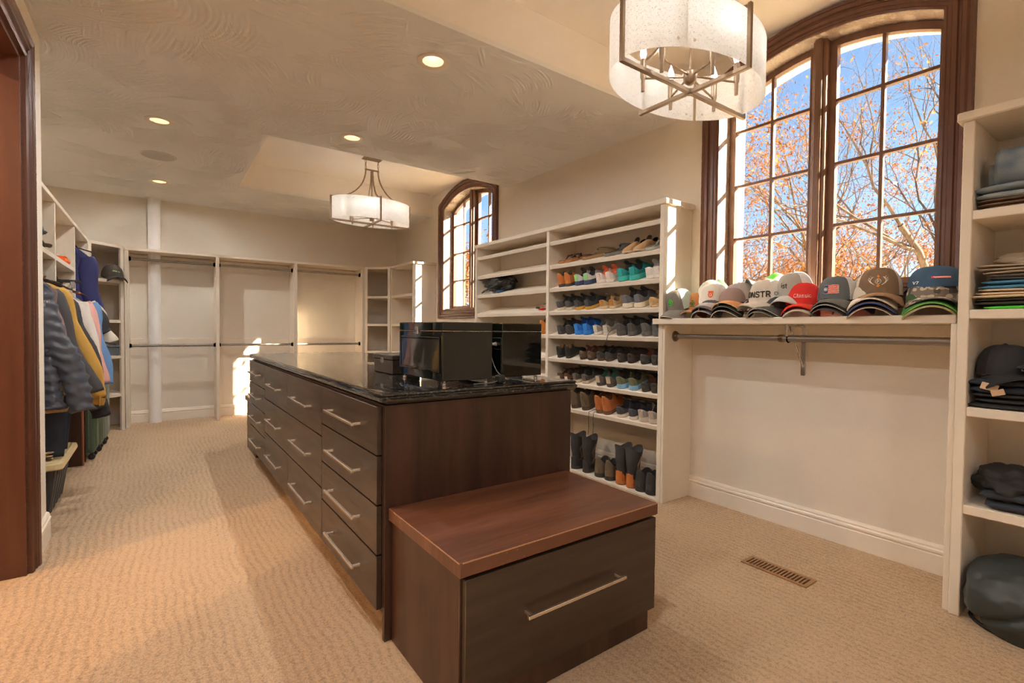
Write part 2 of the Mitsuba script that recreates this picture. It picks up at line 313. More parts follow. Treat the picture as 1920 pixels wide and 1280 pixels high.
# ---------------------------------------------------------------- windows
WC = [(0, .010), (.010, .014), (.016, .010), (.028, .012), (.034, .018), (.052, .020), (.058, .014), (.066, .014), (.072, .026), (.088, .030), (.098, .024), (.112, .030), (.118, .0)]
ZB = 1.415
def ring3(yc, o, zb, x, n=25): return np.array([(x, y, z) for y, z in archring(yc, o, zb, n)])
def zlev(yc, y): return ARC_Z + math.sqrt(ARC_R ** 2 - (y - yc) ** 2)
for yc, wn in WIN:
    w = struct(wn, None, None, label='arched dark wood window with two sashes')
    rings = [ring3(yc, o, ZB - o, XW - h) for o, h in [(0, -.01), *WC]]
    part(w, 'casing', loft(rings, closed=True, cap=False), MATS['mahogany'], smooth=25, label='stepped arched casing')
    part(w, 'jamb', loft([ring3(yc, 0, ZB, XW - .010), ring3(yc, 0, ZB, XW + .135), ring3(yc, .02, ZB - .02, XW + .135)], cap=False), MATS['jamb_wood'], smooth=40, label='jamb lining')
    part(w, 'exterior_trim', loft([ring3(yc, .0, ZB, XW + .17), ring3(yc, -.012, ZB, XW + .17), ring3(yc, -.012, ZB, XW + .30), ring3(yc, .1, ZB - .1, XW + .30)], cap=False), MATS['ext_white'], smooth=40, label='white outside trim')
    part(w, 'sill', box(XW + .02, XW + .14, yc - HD, yc + HD, ZB - .012, ZB + .012), MATS['mahogany_y'])
    part(w, 'mullion', join(box(XW + .07, XW + .175, yc - .036, yc + .036, ZB, ARC_Z + ARC_R + .004, .006), box(XW + .05, XW + .07, yc - .02, yc + .02, ZB, ARC_Z + ARC_R + .004, .006)), MATS['sash_wood'], label='centre mullion')
    opening = Polygon(archring(yc, -.004, ZB + .012, 49))
    for s in (-1, 1):
        sash = part(w, 'sash', *(lambda P: (prism(P.difference(P.buffer(-.038, join_style=2)), .042, 'yz', XW + .125), MATS['sash_wood']))(opening.intersection(sbox(*sorted((yc + s * .034, yc + s * .6)), 4) if False else sbox(min(yc + s * .034, yc + s * .62), ZB - .1, max(yc + s * .034, yc + s * .62), 4))))
        P = opening.intersection(sbox(min(yc + s * .034, yc + s * .62), ZB - .1, max(yc + s * .034, yc + s * .62), 4)).buffer(-.036, join_style=2)
        ym = yc + s * .297
        part(sash, 'muntin', prism(P.intersection(sbox(ym - .0085, 0, ym + .0085, 4)), .030, 'yz', XW + .130), MATS['sash_wood'])
        zs = [1.795, 2.150, 2.515]
        for z in zs:
            part(sash, 'muntin', prism(P.intersection(sbox(0, z - .0085, 9, z + .0085)), .028, 'yz', XW + .131), MATS['sash_wood'])
        edges = [0, *zs, 4]
        for y0, y1 in ((yc - 9, ym), (ym, yc + 9)):
            for z0, z1 in zip(edges, edges[1:]):
                g = P.buffer(.006).intersection(sbox(y0, z0, y1, z1))
                if g.area < 1e-4: continue
                q = np.array(g.exterior.coords)[:-1]; c = g.representative_point()
                k = len(q); v = np.vstack([np.c_[np.full(k, XW + .148), q], [[XW + .148, c.x, c.y]]])
                part(sash, 'pane', (v, np.array([(i, (i + 1) % k, k) for i in range(k)])), MATS['pane'])
# ---------------------------------------------------------------- recessed lights, speaker, floor register
tone = ['front', 'second', 'third', 'fourth']
pos = ['nearest the large chandelier, on the textured ceiling', 'on the left, above the jackets side of the aisle', 'just in front of the far chandelier', 'farthest, above the white pipe', 'over the aisle between doorway and island', 'over the viewer', 'behind the viewer on the window side', 'far behind the viewer', 'in the hall beyond the doorway', 'in the hall beside the door jamb']
for i, (x, y) in enumerate(cans):
    k = thing('recessed_light', 'glowing recessed ceiling light ' + pos[i], 'ceiling light', 'recessed ceiling lights')
    part(k, 'trim_ring', mv(lathe([(.060, .004), (.060, -.001), (.066, -.006), (.086, -.006), (.093, -.003), (.094, .001)], 40), (x, y, ZC)), C(214, 200, 182, .35), 40)
    part(k, 'baffle', mv(lathe([(.0605, -.001), (.058, .02), (.050, .05), (.044, .062)], 36), (x, y, ZC)), C(236, 214, 188, .4), 40)
    e = part(k, 'lamp', mv(lathe([(.0005, -.008), (.030, -.006), (.044, .0)], 28), (x, y, ZC + .058)), C(255, 250, 240, .5), True)
    tint = WARM if i < 8 else (1.0, .60, .30)
    scene[e]['emitter'] = {'type': 'area', 'radiance': {'type': 'rgb', 'value': [LENS * q for q in (1.0, .80, .58)]}}
    scene[k + '__beam'] = {'type': 'spot', 'intensity': {'type': 'rgb', 'value': [(DOWN if i < 8 else 3.2) * q for q in tint]}, 'cutoff_angle': 86.0, 'beam_width': 48.0,
                           'to_world': T().look_at(origin=[x, y, ZC - .001], target=[x, y, 0.], up=[0, 1, 0])}
k = thing('ceiling_speaker', 'flat round grey speaker grille in the ceiling', 'speaker')
part(k, 'grille', mv(lathe([(.0005, -.004), (.122, -.004), (.124, -.003)], 48), (.018, 5.49, ZC)), C(178, 172, 164, .7), 40)
part(k, 'rim', mv(lathe([(.123, -.002), (.126, -.006), (.134, -.006), (.137, .0)], 48), (.018, 5.49, ZC)), C(200, 193, 182, .5), 40)
k = thing('floor_register', 'brown metal floor vent with slots in the carpet under the window', 'floor vent')
P = sbox(2.395, 1.01, 2.505, 1.32)
holes = [sbox(2.413, 1.028 + i * .0166, 2.487, 1.037 + i * .0166) for i in range(17)]
part(k, 'faceplate', prism(P.difference(shapely.union_all(holes)), .005, 'xy', .0005), C(158, 118, 82, .45, metallic=.3))
part(k, 'duct', join(*(box(*q, .0005) for q in ((2.404, 2.412, 1.02, 1.312, -.30, -.001), (2.488, 2.496, 1.02, 1.312, -.30, -.001), (2.404, 2.496, 1.019, 1.027, -.30, -.001), (2.404, 2.496, 1.305, 1.313, -.30, -.001), (2.404, 2.496, 1.019, 1.313, -.31, -.30)))), MATS['duct_metal'], label='sheet metal duct below the slots')
# ---------------------------------------------------------------- island, benches, boxes
ISX0, ISX1, ISY0, ISY1 = .677, 1.60, 1.735, 4.86
isl = thing('dresser_island', 'long dark espresso island dresser with rows of bar-handled drawers', 'dresser')
part(isl, 'body', box(ISX0, ISX1, ISY0 + .02, ISY1, .10, .884, .002), MATS['espresso'])
part(isl, 'end_panel', box(ISX0, ISX1, ISY0, ISY0 + .02, 0, .884, .0015), MATS['espresso_panel'], label='reddish brown end panel')
part(isl, 'toe_kick', box(ISX0 + .07, ISX1 - .07, ISY0 + .02, ISY1 - .04, 0, .10), MATS['carpet'])
part(isl, 'sub_top', box(ISX0 + .012, ISX1 - .012, ISY0 + .012, ISY1, .884, .897), MATS['espresso'])
def pull(parent, c, L, axis, out, m='nickel'):
    """bar pull centred at c on its front; axis 'x' or 'y'; out = direction it stands out"""
    c = np.array(c, float); out = np.array(out, float); u = np.array([1., 0, 0]) if axis == 'x' else np.array([0, 1., 0])
    h = part(parent, 'handle', bx(c + out * .034 - u * L / 2, c + out * .034 + u * L / 2, .0055), MATS[m], label='satin bar handle')
    for s in (-1, 1): part(h, 'post', bx(c + u * s * (L / 2 - .012), c + out * .034 + u * s * (L / 2 - .012), .0055), MATS[m])
    return h
def bx(a, b, r): return box(*[q for k in range(3) for q in (min(a[k], b[k]) - r, max(a[k], b[k]) + r)], .0015)
colY = [1.757, 2.515, 3.305, 4.10, 4.857]
ROWS = {4: [.112, .320, .508, .694, .880], 3: [.112, .372, .630, .880]}
for c, n in enumerate((4, 3, 3, 4)):
    y0, y1 = colY[c] + .003, colY[c + 1] - .003
    for z0, z1 in zip(ROWS[n], ROWS[n][1:]):
        dk = part(isl, 'drawer', box(ISX0 - .021, ISX0 - .001, y0, y1, z0 + .003, z1 - .003, .0015), MATS['espresso'])
        pull(dk, (ISX0 - .021, (y0 + y1) / 2, z0 + (z1 - z0) * .50), .40, 'y', (-1, 0, 0))
def slab_edge(x0, x1, y0, y1, z0, z1):
    """stone top with an ogee edge"""
    prof = [(-.012, z0), (-.002, z0 + .002), (.0, z0 + .010), (-.006, z0 + .014), (-.008, z0 + .019), (-.004, z1 - .008), (-.007, z1 - .003), (-.014, z1)]
    rings = []
    for o, z in prof: rings.append([(x0 - o, y0 - o, z), (x1 + o, y0 - o, z), (x1 + o, y1 + o, z), (x0 - o, y1 + o, z)])
    return loft(rings)
solo('granite_countertop', slab_edge(.655, 1.62, 1.712, 4.875, .897, .930), MATS['granite'], 'polished black granite top of the island with a shaped edge', 'countertop')
def bench(y0, y1, front, label, x0=.69, x1=1.565):
    """low chest: front = -1 faces the viewer's end"""
    k = thing('bench_chest', label, 'bench')
    yf = y0 if front < 0 else y1
    part(k, 'body', box(x0 + .014, x1 - .012, y0 + (.022 if front < 0 else 0), y1 - (0 if front < 0 else .022), 0, .455, .002), MATS['espresso_panel'])
    part(k, 'top', box(x0, x1 + .006, y0 - .004, y1, .458, .503, .003), MATS['bench_top'], label='worn reddish brown wooden top')
    dr_ = part(k, 'drawer', box(x0 + .022, x1 - .002, yf - .001 if front < 0 else yf - .021, yf + .02 if front < 0 else yf + .001, .092, .447, .0018), MATS['espresso'])
    pull(dr_, (1.135, yf - .001 if front < 0 else yf + .001, .287), .43, 'x', (0, front, 0))
    for q in ((x0 + .003, y0 - .0045), ): 
        part(k, 'worn_edge', box(x0 + .01, x1, y0 - .0048, y0 - .0018, .4995, .5032, .0006), MATS['worn_edge'], label='pale worn front edge')
        part(k, 'worn_edge', box(x0 - .0004, x0 + .0022, y0, y1 - .05, .4995, .5032, .0006), MATS['worn_edge'])
    return k
bench(1.205, 1.733, -1, 'low dark wood bench chest with worn brown top at the near end of the island')
bench(4.862, 5.40, 1, 'low dark bench chest at the far end of the island, mostly hidden')
# glossy black cases on the granite
CT = .9305
def case(x0, x1, y0, y1, label, glass):
    k = thing('lacquer_case', label, 'box')
    part(k, 'body', box(x0, x1, y0, y1, CT + .020, 1.158, .003), MATS['lacquer'])
    part(k, 'lid', box(x0, x1, y0, y1, 1.1605, 1.197, .003), MATS['lacquer'])
    part(k, 'lid_gap', box(x0 + .003, x1 - .003, y0 + .003, y1 - .003, 1.156, 1.162), MATS['nickel'])
    for x in (x0 + .02, x1 - .02):
        for y in (y0 + .02, y1 - .02): part(k, 'foot', mv(lathe([(.0005, 0), (.009, 0), (.009, .012), (.006, .015), (.006, .021), (.0005, .021)], 16), (x, y, CT)), MATS['chrome'], 40)
    if glass:
        part(k, 'glass_door', box(x0 - .0025, x0 + .001, y0 + .03, y1 - .03, .995, 1.125, .001), C(30, 30, 29, .03, specular=.9, clearcoat=1.0))
        part(k, 'door_frame', join(box(x0 - .006, x0 + .001, y0 + .022, y0 + .03, .985, 1.132), box(x0 - .006, x0 + .001, y1 - .03, y1 - .022, .985, 1.132), box(x0 - .006, x0 + .001, y0 + .022, y1 - .022, 1.125, 1.133), box(x0 - .006, x0 + .001, y0 + .022, y1 - .022, .985, .995)), MATS['lacquer'])
        part(k, 'clasp', box(x0 - .004, x0 + .002, (y0 + y1) / 2 + .01, (y0 + y1) / 2 + .034, 1.142, 1.178, .002), MATS['chrome'])
    else:
        part(k, 'power_socket', mv(lathe([(.0005, -.004), (.008, -.004), (.010, 0)], 16, 'x'), (x0, y0 + .055, 1.10)), C(150, 148, 144, .4))
        part(k, 'back_panel', join(*(box(x0 - .0012, x0 + .001, a, b, c, e, .0003) for a, b, c, e in ((y0 + .01, y0 + .2, 1.128, 1.130), (y0 + .01, y0 + .2, 1.076, 1.0775), (y0 + .008, y0 + .0095, .96, 1.13)))), C(86, 90, 84, .3))
    return k
case(.95, 1.195, 1.805, 2.25, 'glossy black lacquer case with glass door and silver clasp on the granite', True)
case(1.275, 1.505, 1.845, 2.25, 'glossy black lacquer case with a plugged-in cable, right one on the granite', False)
k = thing('jewellery_box', 'small dark grey lidded box with a silver clasp at the left of the black cases', 'box')
part(k, 'body', box(.975, 1.13, 2.40, 2.66, CT + .0005, 1.002, .003), MATS['lacquer_grey'])
part(k, 'lid', box(.972, 1.133, 2.397, 2.663, 1.0035, 1.030, .004), MATS['lacquer_grey'])
part(k, 'clasp', box(.968, .977, 2.515, 2.545, .985, 1.012, .002), MATS['chrome'])
t = np.linspace(0, 1, 26)[:, None]
def bez(*P): 
    P = [np.array(p, float) for p in P]
    while len(P) > 1: P = [a * (1 - t) + b * t for a, b in zip(P, P[1:])]
    return P[0]
k = thing('power_cable', 'thin grey power cable with a small adaptor hanging at the black case', 'cable')
part(k, 'cord', tube(np.vstack([bez((1.266, 1.90, 1.10), (1.215, 1.89, 1.12), (1.22, 1.84, 1.0), (1.235, 1.82, CT + .045)), bez((1.235, 1.82, CT + .045), (1.245, 1.80, CT + .03), (1.26, 1.80, CT + .004), (1.17, 1.775, CT + .004), (1.09, 1.79, CT + .004))[1:]]), .0022, 6), C(120, 122, 118, .5), True)
part(k, 'adaptor', mv(box(-.022, .022, -.016, .016, 0, .035, .005), (1.232, 1.800, CT + .001), .4), C(30, 30, 31, .4))
part(k, 'plug', mv(lathe([(.0005, -.012), (.006, -.012), (.007, .006), (.0005, .006)], 12, 'x'), (1.262, 1.90, 1.10)), C(210, 210, 206, .4), 40)
# ---------------------------------------------------------------- closet carpentry
SP = MATS['shelf_paint']
TOP0, TOP1 = 2.020, 2.052
HOOK = MATS['rod_metal']
def rod(parent, a, b, r=.0155):
    k = part(parent, 'hanging_rod', bar(a, b, r, 14), HOOK, 40, label='round metal rod')
    a, b = np.array(a, float), np.array(b, float); u = (b - a) / np.linalg.norm(b - a)
    for p, s in ((a, 1), (b, -1)): part(k, 'rod_cup', tube([p, p + u * s * .006, p + u * s * .0062, p + u * s * .02], [.028, .028, .021, .021], 16), MATS['nickel'], 40)
# shoe shelves
SX0, SX1, SY0, SYM, SY1 = 2.760, XW - .001, 2.10, 3.315, 4.52
sh = thing('shoe_shelf_unit', 'tall cream shelf unit with slanted shoe shelves along the window wall', 'shelf unit')
part(sh, 'top', box(SX0 - .012, SX1, SY0 - .022, SY1 + .012, TOP0, TOP1 + .004, .004), SP)
for y in (SY0, SYM - .018, SY1 - .034): part(sh, 'side_panel', box(SX0, SX1, y, y + .034, 0, TOP0, .002), SP)
TILT = .28
ZS = [1.925, 1.722, 1.524, 1.325, 1.124, .925, .732, .518]
DEP = XW - SX0 - .012
def shelf_slope(y0, y1, z):
    c, s = math.cos(TILT), math.sin(TILT)
    m = box(0, DEP / c - .004, y0, y1, -.034, 0, .003)
    return mv(m, (SX0 + .004, 0, z), ry=-TILT)
def on_shelf(d, i): return (SX0 + .004 + d * math.cos(TILT), ZS[i] + d * math.sin(TILT))
for y0, y1 in ((SY0 + .034, SYM - .018), (SYM + .016, SY1 - .034)):
    for z in ZS: part(sh, 'shelf', shelf_slope(y0, y1, z), SP)
    part(sh, 'base_shelf', box(SX0 + .004, SX1 - .02, y0, y1, .002, .022, .002), SP)
    part(sh, 'back_cleat', box(SX1 - .016, SX1, y0, y1, 1.985, 2.02, .002), SP)
# hat shelf bay under the window
hs = thing('hat_shelf', 'cream shelf under the large window carrying the caps, with a rod beneath', 'shelf')
part(hs, 'board', box(2.725, XW - .001, .592, SY0 + .046 - .03, 1.212, 1.250, .003), SP)
part(hs, 'board_lip', box(2.725, 2.762, SY0 + .012, SY0 + .058, 1.212, 1.250, .003), SP)
part(hs, 'side_panel', box(2.762, XW - .001, SY0 - .019, SY0 - .0005, 0, 1.211, .002), SP)
part(hs, 'side_panel', box(2.700, XW - .001, .581, .602, 0, 1.211, .002), SP)
part(hs, 'wall_cleat', box(XW - .018, XW - .001, .602, SY0 - .02, 1.13, 1.211, .002), SP)
k = part(hs, 'hanging_rod', tube([(2.872, SY0 - .02, 1.133), (2.872, 1.375, 1.133), (2.872, 1.374, 1.133), (2.872, .602, 1.133)], [.0165, .0165, .0195, .0195], 18), HOOK, 40, label='two-piece metal rod')
part(k, 'rod_flange', tube([(2.872, SY0 - .02, 1.133), (2.872, SY0 - .027, 1.133), (2.872, SY0 - .0272, 1.133), (2.872, SY0 - .045, 1.133)], [.036, .034, .024, .023], 24), C(120, 104, 88, .35, metallic=.7), 40)
part(k, 'collar', tube([(2.872, 1.385, 1.133), (2.872, 1.362, 1.133)], .0215, 16), C(120, 96, 70, .35, metallic=.7), 40)
br = part(hs, 'rod_bracket', join(box(XW - .020, XW - .016, 1.322, 1.348, .915, 1.205, .001), box(2.84, XW - .018, 1.331, 1.339, 1.200, 1.211, .001), mv(box(-.004, .004, 1.331, 1.339, 0, .30, .001), (XW - .022, 0, .965), ry=-.62)), MATS['chrome'], label='shiny steel shelf bracket')
part(br, 'hook', join(box(2.845, 2.853, 1.328, 1.342, 1.145, 1.205, .001), tube([(2.872 + .022 * math.cos(a), 1.335, 1.133 + .022 * math.sin(a)) for a in np.linspace(PI * .8, PI * 2.1, 12)], .0035, 6)), MATS['chrome'])
# closet at the right edge
rc = thing('folded_clothes_closet', 'tall cream closet of open shelves with folded clothes at the right edge', 'shelf unit')
CX0, CY0, CY1 = 2.680, -.42, .578
part(rc, 'top', box(CX0 - .014, XW - .001, CY0, CY1 + .018, 2.032, 2.070, .005), SP)
part(rc, 'side_panel', box(CX0, XW - .001, CY1 - .036, CY1, 0, 2.032, .003), SP)
part(rc, 'side_panel', box(CX0, XW - .001, CY0, CY0 + .036, 0, 2.032, .003), SP)
CZ = [1.668, 1.268, .870, .468]
for z in CZ: part(rc, 'shelf', box(CX0 + .002, XW - .001, CY0 + .036, CY1 - .036, z - .038, z, .003), SP)
part(rc, 'back_cleat', box(XW - .018, XW - .001, CY0 + .036, CY1 - .036, 1.93, 2.0, .002), SP)
# far closet with three hanging bays
FX0, FX1, FY0 = -.285, 2.452, 7.09
fc = thing('hanging_closet', 'empty cream closet of three double-rod bays on the far wall', 'closet')
part(fc, 'top', join(box(FX0, FX1, FY0 - .004, YF - .001, TOP0, TOP1, .003)), SP)
fst = [(-.30, -.262), (.592, .628), (1.497, 1.535), (2.420, 2.456)]
for a, b in fst: part(fc, 'stile', box(a, b, FY0, YF - .001, 0, TOP0, .002), SP)
for (a, b), (c, e) in zip(fst, fst[1:]):
    for z in (1.937, .934):
        rod(fc, (b, 7.20, z), (c, 7.20, z))
        part(fc, 'wall_cleat', box(b, c, YF - .022, YF - .001, z + .005, z + .075, .002), SP)
# corner units
def diag(name, label, A, B, cat='shelf unit', shelves=(1.667, 1.228, .835, .411)):
    k = thing(name, label, cat)
    A, B = np.array(A), np.array(B); u = (B - A) / np.linalg.norm(B - A); n = np.array([-u[1], u[0]]); n = n if n[1] > 0 else -n
    side = -1 if A[0] < 1 else 1
    corner = np.array([-1.08 if side < 0 else XW - .001, YF - .001])
    back = [np.array([B[0], corner[1]]), corner, np.array([corner[0], A[1]])] if side < 0 else [np.array([corner[0], B[1]]), corner, np.array([A[0], corner[1]])]
    foot = Polygon([A, B, *back])
    part(k, 'top', prism(foot, .032, 'xy', TOP0), SP)
    for z in shelves: part(k, 'shelf', prism(foot.buffer(-.004, join_style=2), .032, 'xy', z - .032), SP)
    for p, q, s in ((A, u, 1), (B, u, -1)):
        st = Polygon([p, p + q * s * .04, p + q * s * .04 + n * .022, p + n * .022])
        part(k, 'stile', prism(st, TOP0, 'xy', 0), SP)
    return k
diag('corner_shelf_unit', 'cream corner shelf unit left of the pipe, holding one dark cap', (-.580, 6.715), (-.300, 7.00))
diag('corner_shelf_unit', 'empty cream corner shelf unit at the right of the far closet', (2.456, 7.09), (2.735, 6.82), shelves=(1.629, 1.227, .832, .411))
er = thing('end_shelf_unit', 'narrow cream shelf unit between the far corner and the far window', 'shelf unit')
EY0 = 6.045
part(er, 'top', box(2.728, XW - .001, EY0 - .018, 6.815, TOP0, TOP1, .003), SP)
for y in (EY0, 6.785): part(er, 'side_panel', box(2.74, XW - .001, y, y + .03, 0, TOP0, .002), SP)
for z in (1.634, 1.228, .832, .411): part(er, 'shelf', box(2.742, XW - .001, EY0 + .03, 6.785, z - .034, z, .002), SP)
# white pipe
pp = thing('white_pipe', 'round white structural pipe standing in the far closet', 'pipe')
part(pp, 'shaft', bar((-.025, 7.345, 0), (-.025, 7.345, ZC), .064, 32), MATS['pipe_white'], 40)
part(pp, 'collar', mv(lathe([(.067, 0), (.078, 0), (.078, -.012), (.067, -.014)], 32), (-.025, 7.345, ZC)), MATS['pipe_white'], 40)
# left closet of three bays
LX = -.575; LB = -1.08
lc = thing('coat_closet', 'cream open closet full of hanging coats and shirts on the left wall', 'closet')
lst = [(3.655, 3.69), (4.665, 4.70), (5.675, 5.71), (6.675, 6.71)]
part(lc, 'top', box(LB, LX + .004, 3.655, 6.715, TOP0, TOP1, .003), SP)
for a, b in lst: part(lc, 'stile', box(LB, LX, a, b, 0, TOP0, .002), SP)
for i in (0, 1): part(lc, 'shelf', box(LB, LX + .001, lst[i][1], lst[i + 1][0], 1.622, 1.657, .002), SP)
for i, z in ((0, 1.53), (1, 1.53), (2, 1.95)): rod(lc, (-.68, lst[i][1], z), (-.68, lst[i + 1][0], z))
rod(lc, (-.68, 3.69, .66), (-.68, 4.665, .66))
# ---------------------------------------------------------------- chandeliers
def chandelier(cx, cy, zb, label):
    k = thing('chandelier', label, 'chandelier', 'oval drum chandeliers')
    A, B, H = .432, .264, .235
    m = MATS['champagne']
    zt = zb + H
    for s, nm in ((0, 'cross_bar'), (1, 'cross_bar')):
        part(k, nm, box(cx - (A if s == 0 else .009), cx + (A if s == 0 else .009), cy - (B if s else .009), cy + (B if s else .009), zb - .009 + s * .0004, zb + .009 - s * .0004, .0015), m)
    ends = [(A, 0), (0, B), (-A, 0), (0, -B)]
    ztop = zb + .575
    for ex, ey in ends:
        part(k, 'post', box(cx + ex - .008, cx + ex + .008, cy + ey - .008, cy + ey + .008, zb - .009, zt + .01, .0015), m)
        q = np.linspace(0, 1, 18)
        ux = ex / (abs(ex) + abs(ey)); uy = ey / (abs(ex) + abs(ey)); L = abs(ex) + abs(ey); r0 = .068 if ex else .022
        r = L - (L - r0) * np.sin(q * PI / 2) ** 1.0; z = zt + (ztop - zt) * (1 - np.cos(q * PI / 2)) ** 1.0
        part(k, 'arm', tube(np.stack([cx + ux * r, cy + uy * r, z], 1), .0085, 4), m)
    part(k, 'top_bar', box(cx - .078, cx + .078, cy - .008, cy + .008, ztop - .008, ztop + .008, .002), m)
    part(k, 'stem', bar((cx, cy, zb + .06), (cx, cy, ztop), .005, 10), m, 40)
    hub = part(k, 'hub', mv(lathe([(.0005, -.034), (.014, -.032), (.024, -.022), (.029, -.004), (.030, .014), (.027, .020), (.0005, .021)], 28), (cx, cy, zb + .066)), m, 40)
    part(k, 'finial', mv(lathe([(.0005, -.012), (.011, -.012), (.012, .012), (.0005, .012)], 16), (cx, cy, zb)), m, 40)
    for i in range(6):
        a = i * PI / 3 + .25; px, py = cx + .25 * math.cos(a), cy + .155 * math.sin(a)
        c = part(k, 'candle', mv(lathe([(.0005, -.06), (.0075, -.06), (.0085, -.01), (.0125, .0), (.0125, .075), (.0005, .075)], 16), (px, py, zb + .055)), m, 40, label='candle holder')
        part(c, 'candle_arm', bar((cx + .02 * math.cos(a), cy + .02 * math.sin(a), zb + .066), (px, py, zb + .05), .0045, 8), m, 40)
        e = part(c, 'bulb', mv(lathe([(.0005, 0), (.008, .002), (.0135, .018), (.0135, .028), (.009, .045), (.004, .058), (.0012, .070), (.0005, .0705)], 16), (px, py, zb + .132)), C(255, 250, 240, .5), True, label='flame-shaped bulb')
        scene[e]['emitter'] = {'type': 'area', 'radiance': {'type': 'rgb', 'value': [BULB * q for q in SOFT]}}
    a, b = A + .004, B + .004; zg0, zg1 = zb + .012, zt - .004
    for s in (0, 1):
        u0 = PI * (.25 + s) - PI + .02; u1 = u0 + PI - .04 + .06 * s
        rr = 1.0 + .012 * s
        part(k, 'shade_panel', grid(lambda u, v: np.stack([cx + rr * (a - .018) * np.cos(u0 + u * (u1 - u0)), cy + rr * (b - .018) * np.sin(u0 + u * (u1 - u0)), zg0 + v * (zg1 - zg0)], -1), 49, 5), MATS['shade'], True, label='curved speckled white glass panel')
        for uu in (u0 + .1, u1 - .1):
            for z in (zg0 + .03, zg1 - .03): part(k, 'clip', ell((cx + rr * (a - .018) * math.cos(uu), cy + rr * (b - .018) * math.sin(uu), z), (.005, .005, .005)), MATS['nickel'], True)
    zc = ztop + .008; n = 0
    for sx in (-1, 1):
        z = ztop
        x = cx + sx * .068
        while z < ZT - .035:
            an = np.linspace(0, 2 * PI, 13); l = .021
            ring = np.stack([.009 * np.cos(an), np.zeros(13), l * np.sin(an)], 1)
            if n % 2: ring = ring[:, [1, 0, 2]]
            part(k, 'chain_link', tube(ring[:-1].tolist() + [ring[0]], .0022, 6, False) if False else loft([[c + .0024 * (math.cos(b_) * c / (np.linalg.norm(c) + 1e-9) + math.sin(b_) * np.array([0, 1, 0] if n % 2 == 0 else [1, 0, 0])) + [x, cy, z + l] for b_ in np.arange(6) * PI / 3] for c in ring], cap=False), m, True)
            z += .034; n += 1
    part(k, 'canopy', box(cx - .10, cx + .10, cy - .045, cy + .045, ZT - .008, ZT - .0005, .003), m)
chandelier(1.880, 1.310, 2.204, 'large oval drum chandelier of speckled white glass near the big window')
chandelier(1.890, 5.240, 2.290, 'oval drum chandelier with white glass shade hanging over the far end of the island')
# ---------------------------------------------------------------- shoes
SL = .285
def sm(x, xs, ys):
    from scipy.interpolate import PchipInterpolator
    return PchipInterpolator(xs, ys)(x)
def outline(t, wide=1.0):
    w = sm(t, [0, .02, .06, .12, .25, .42, .62, .75, .87, .95, .985, 1], [.004, .019, .030, .0365, .0375, .0355, .0440, .0475, .0435, .031, .017, .002])
    return w * wide
def shoe_U(hx, hy, z0, wide=1.0, full=1.0, nt=30, na=17):
    t = np.concatenate([np.linspace(0, .12, 8), np.linspace(.16, .84, 15), np.linspace(.88, 1, 9)])
    h = sm(t, hx, hy); w = outline(t, wide); a = np.linspace(0, PI, na)
    rings = [np.stack([np.full(na, q * SL), ww * np.sign(np.cos(a)) * abs(np.cos(a)) ** (.62 * full) + .004 * math.sin(q * 5), z0 + max(hh - z0, .006) * np.sin(a) ** .8], 1) for q, hh, ww in zip(t, h, w)]
    return loft(rings)
def cavity(t0, t1, m, zb, wide=1.0, ztop=.5):
    t = np.linspace(t0, t1, 12); e = (t - t0) / (t1 - t0)
    w = (outline(t, wide) - m) * np.clip(np.sqrt(np.maximum(1 - (2 * e - 1) ** 4, 0)), .12, 1)
    an = np.linspace(0, 2 * PI, 25)[:-1]
    xs = np.array([t0 + (t1 - t0) * (.5 + .5 * math.cos(q)) for q in an])
    cx = (t0 + t1) / 2 * SL; rx = (t1 - t0) / 2 * SL
    ws = np.interp(xs, t, (outline(t, wide) - m))
    q = np.sign(np.cos(an)) * abs(np.cos(an)) ** .8; r = np.sign(np.sin(an)) * abs(np.sin(an)) ** .7
    loop = np.stack([cx + rx * q, ws * r + .004 * np.sin((cx + rx * q) / SL * 5)], 1)
    return loft([np.c_[loop, np.full(24, z)] for z in (zb, ztop)])
def sole(z1, wide=1.0, flare=1.03, heel=0.0, spring=.012):
    t = np.concatenate([np.linspace(0, .12, 9), np.linspace(.17, .83, 13), np.linspace(.87, 1, 9)])
    w = outline(t, wide)
    x = np.concatenate([t, t[::-1]]) * SL; y = np.concatenate([w, -w[::-1]]) + .004 * np.sin(x / SL * 5); tt = x / SL
    lift = spring * np.clip((tt - .8) / .2, 0, 1) ** 2 + heel * np.clip((tt - .28) / .04, 0, 1) * np.clip((.62 - tt) / .1, 0, 1)
    rings = []
    for f, z, k in ((.90, 0, 1), (flare, .004, 1), (flare, z1 * .6, .7), (1.0, z1, .3), (.9, z1 + .0005, .3)):
        rings.append(np.stack([SL / 2 + (x - SL / 2) * (1 + (f - 1) * .4), y * f, z + lift * k], 1))
    return loft(rings)
def laces(hx, hy, z0, wide, ts):
    out = []
    for q in ts:
        h = float(sm(q, hx, hy)); w = float(outline(q, wide)) * .62
        out.append(tube([(q * SL, w * s, h + .004 - .012 * s * s) for s in np.linspace(-1, 1, 7)], .0024, 5))
    return join(*out)
def heel_tab(z0, z1, wide=1.0, half=.55, off=.0015):
    return grid(lambda u, v: np.stack([.0375 - (.0375 + off) * np.cos((u - .5) * 2 * half), (.0368 * wide + off) * np.sin((u - .5) * 2 * half) * 1.0, z0 + v * (z1 - z0)], -1), 11, 5, -.0015)
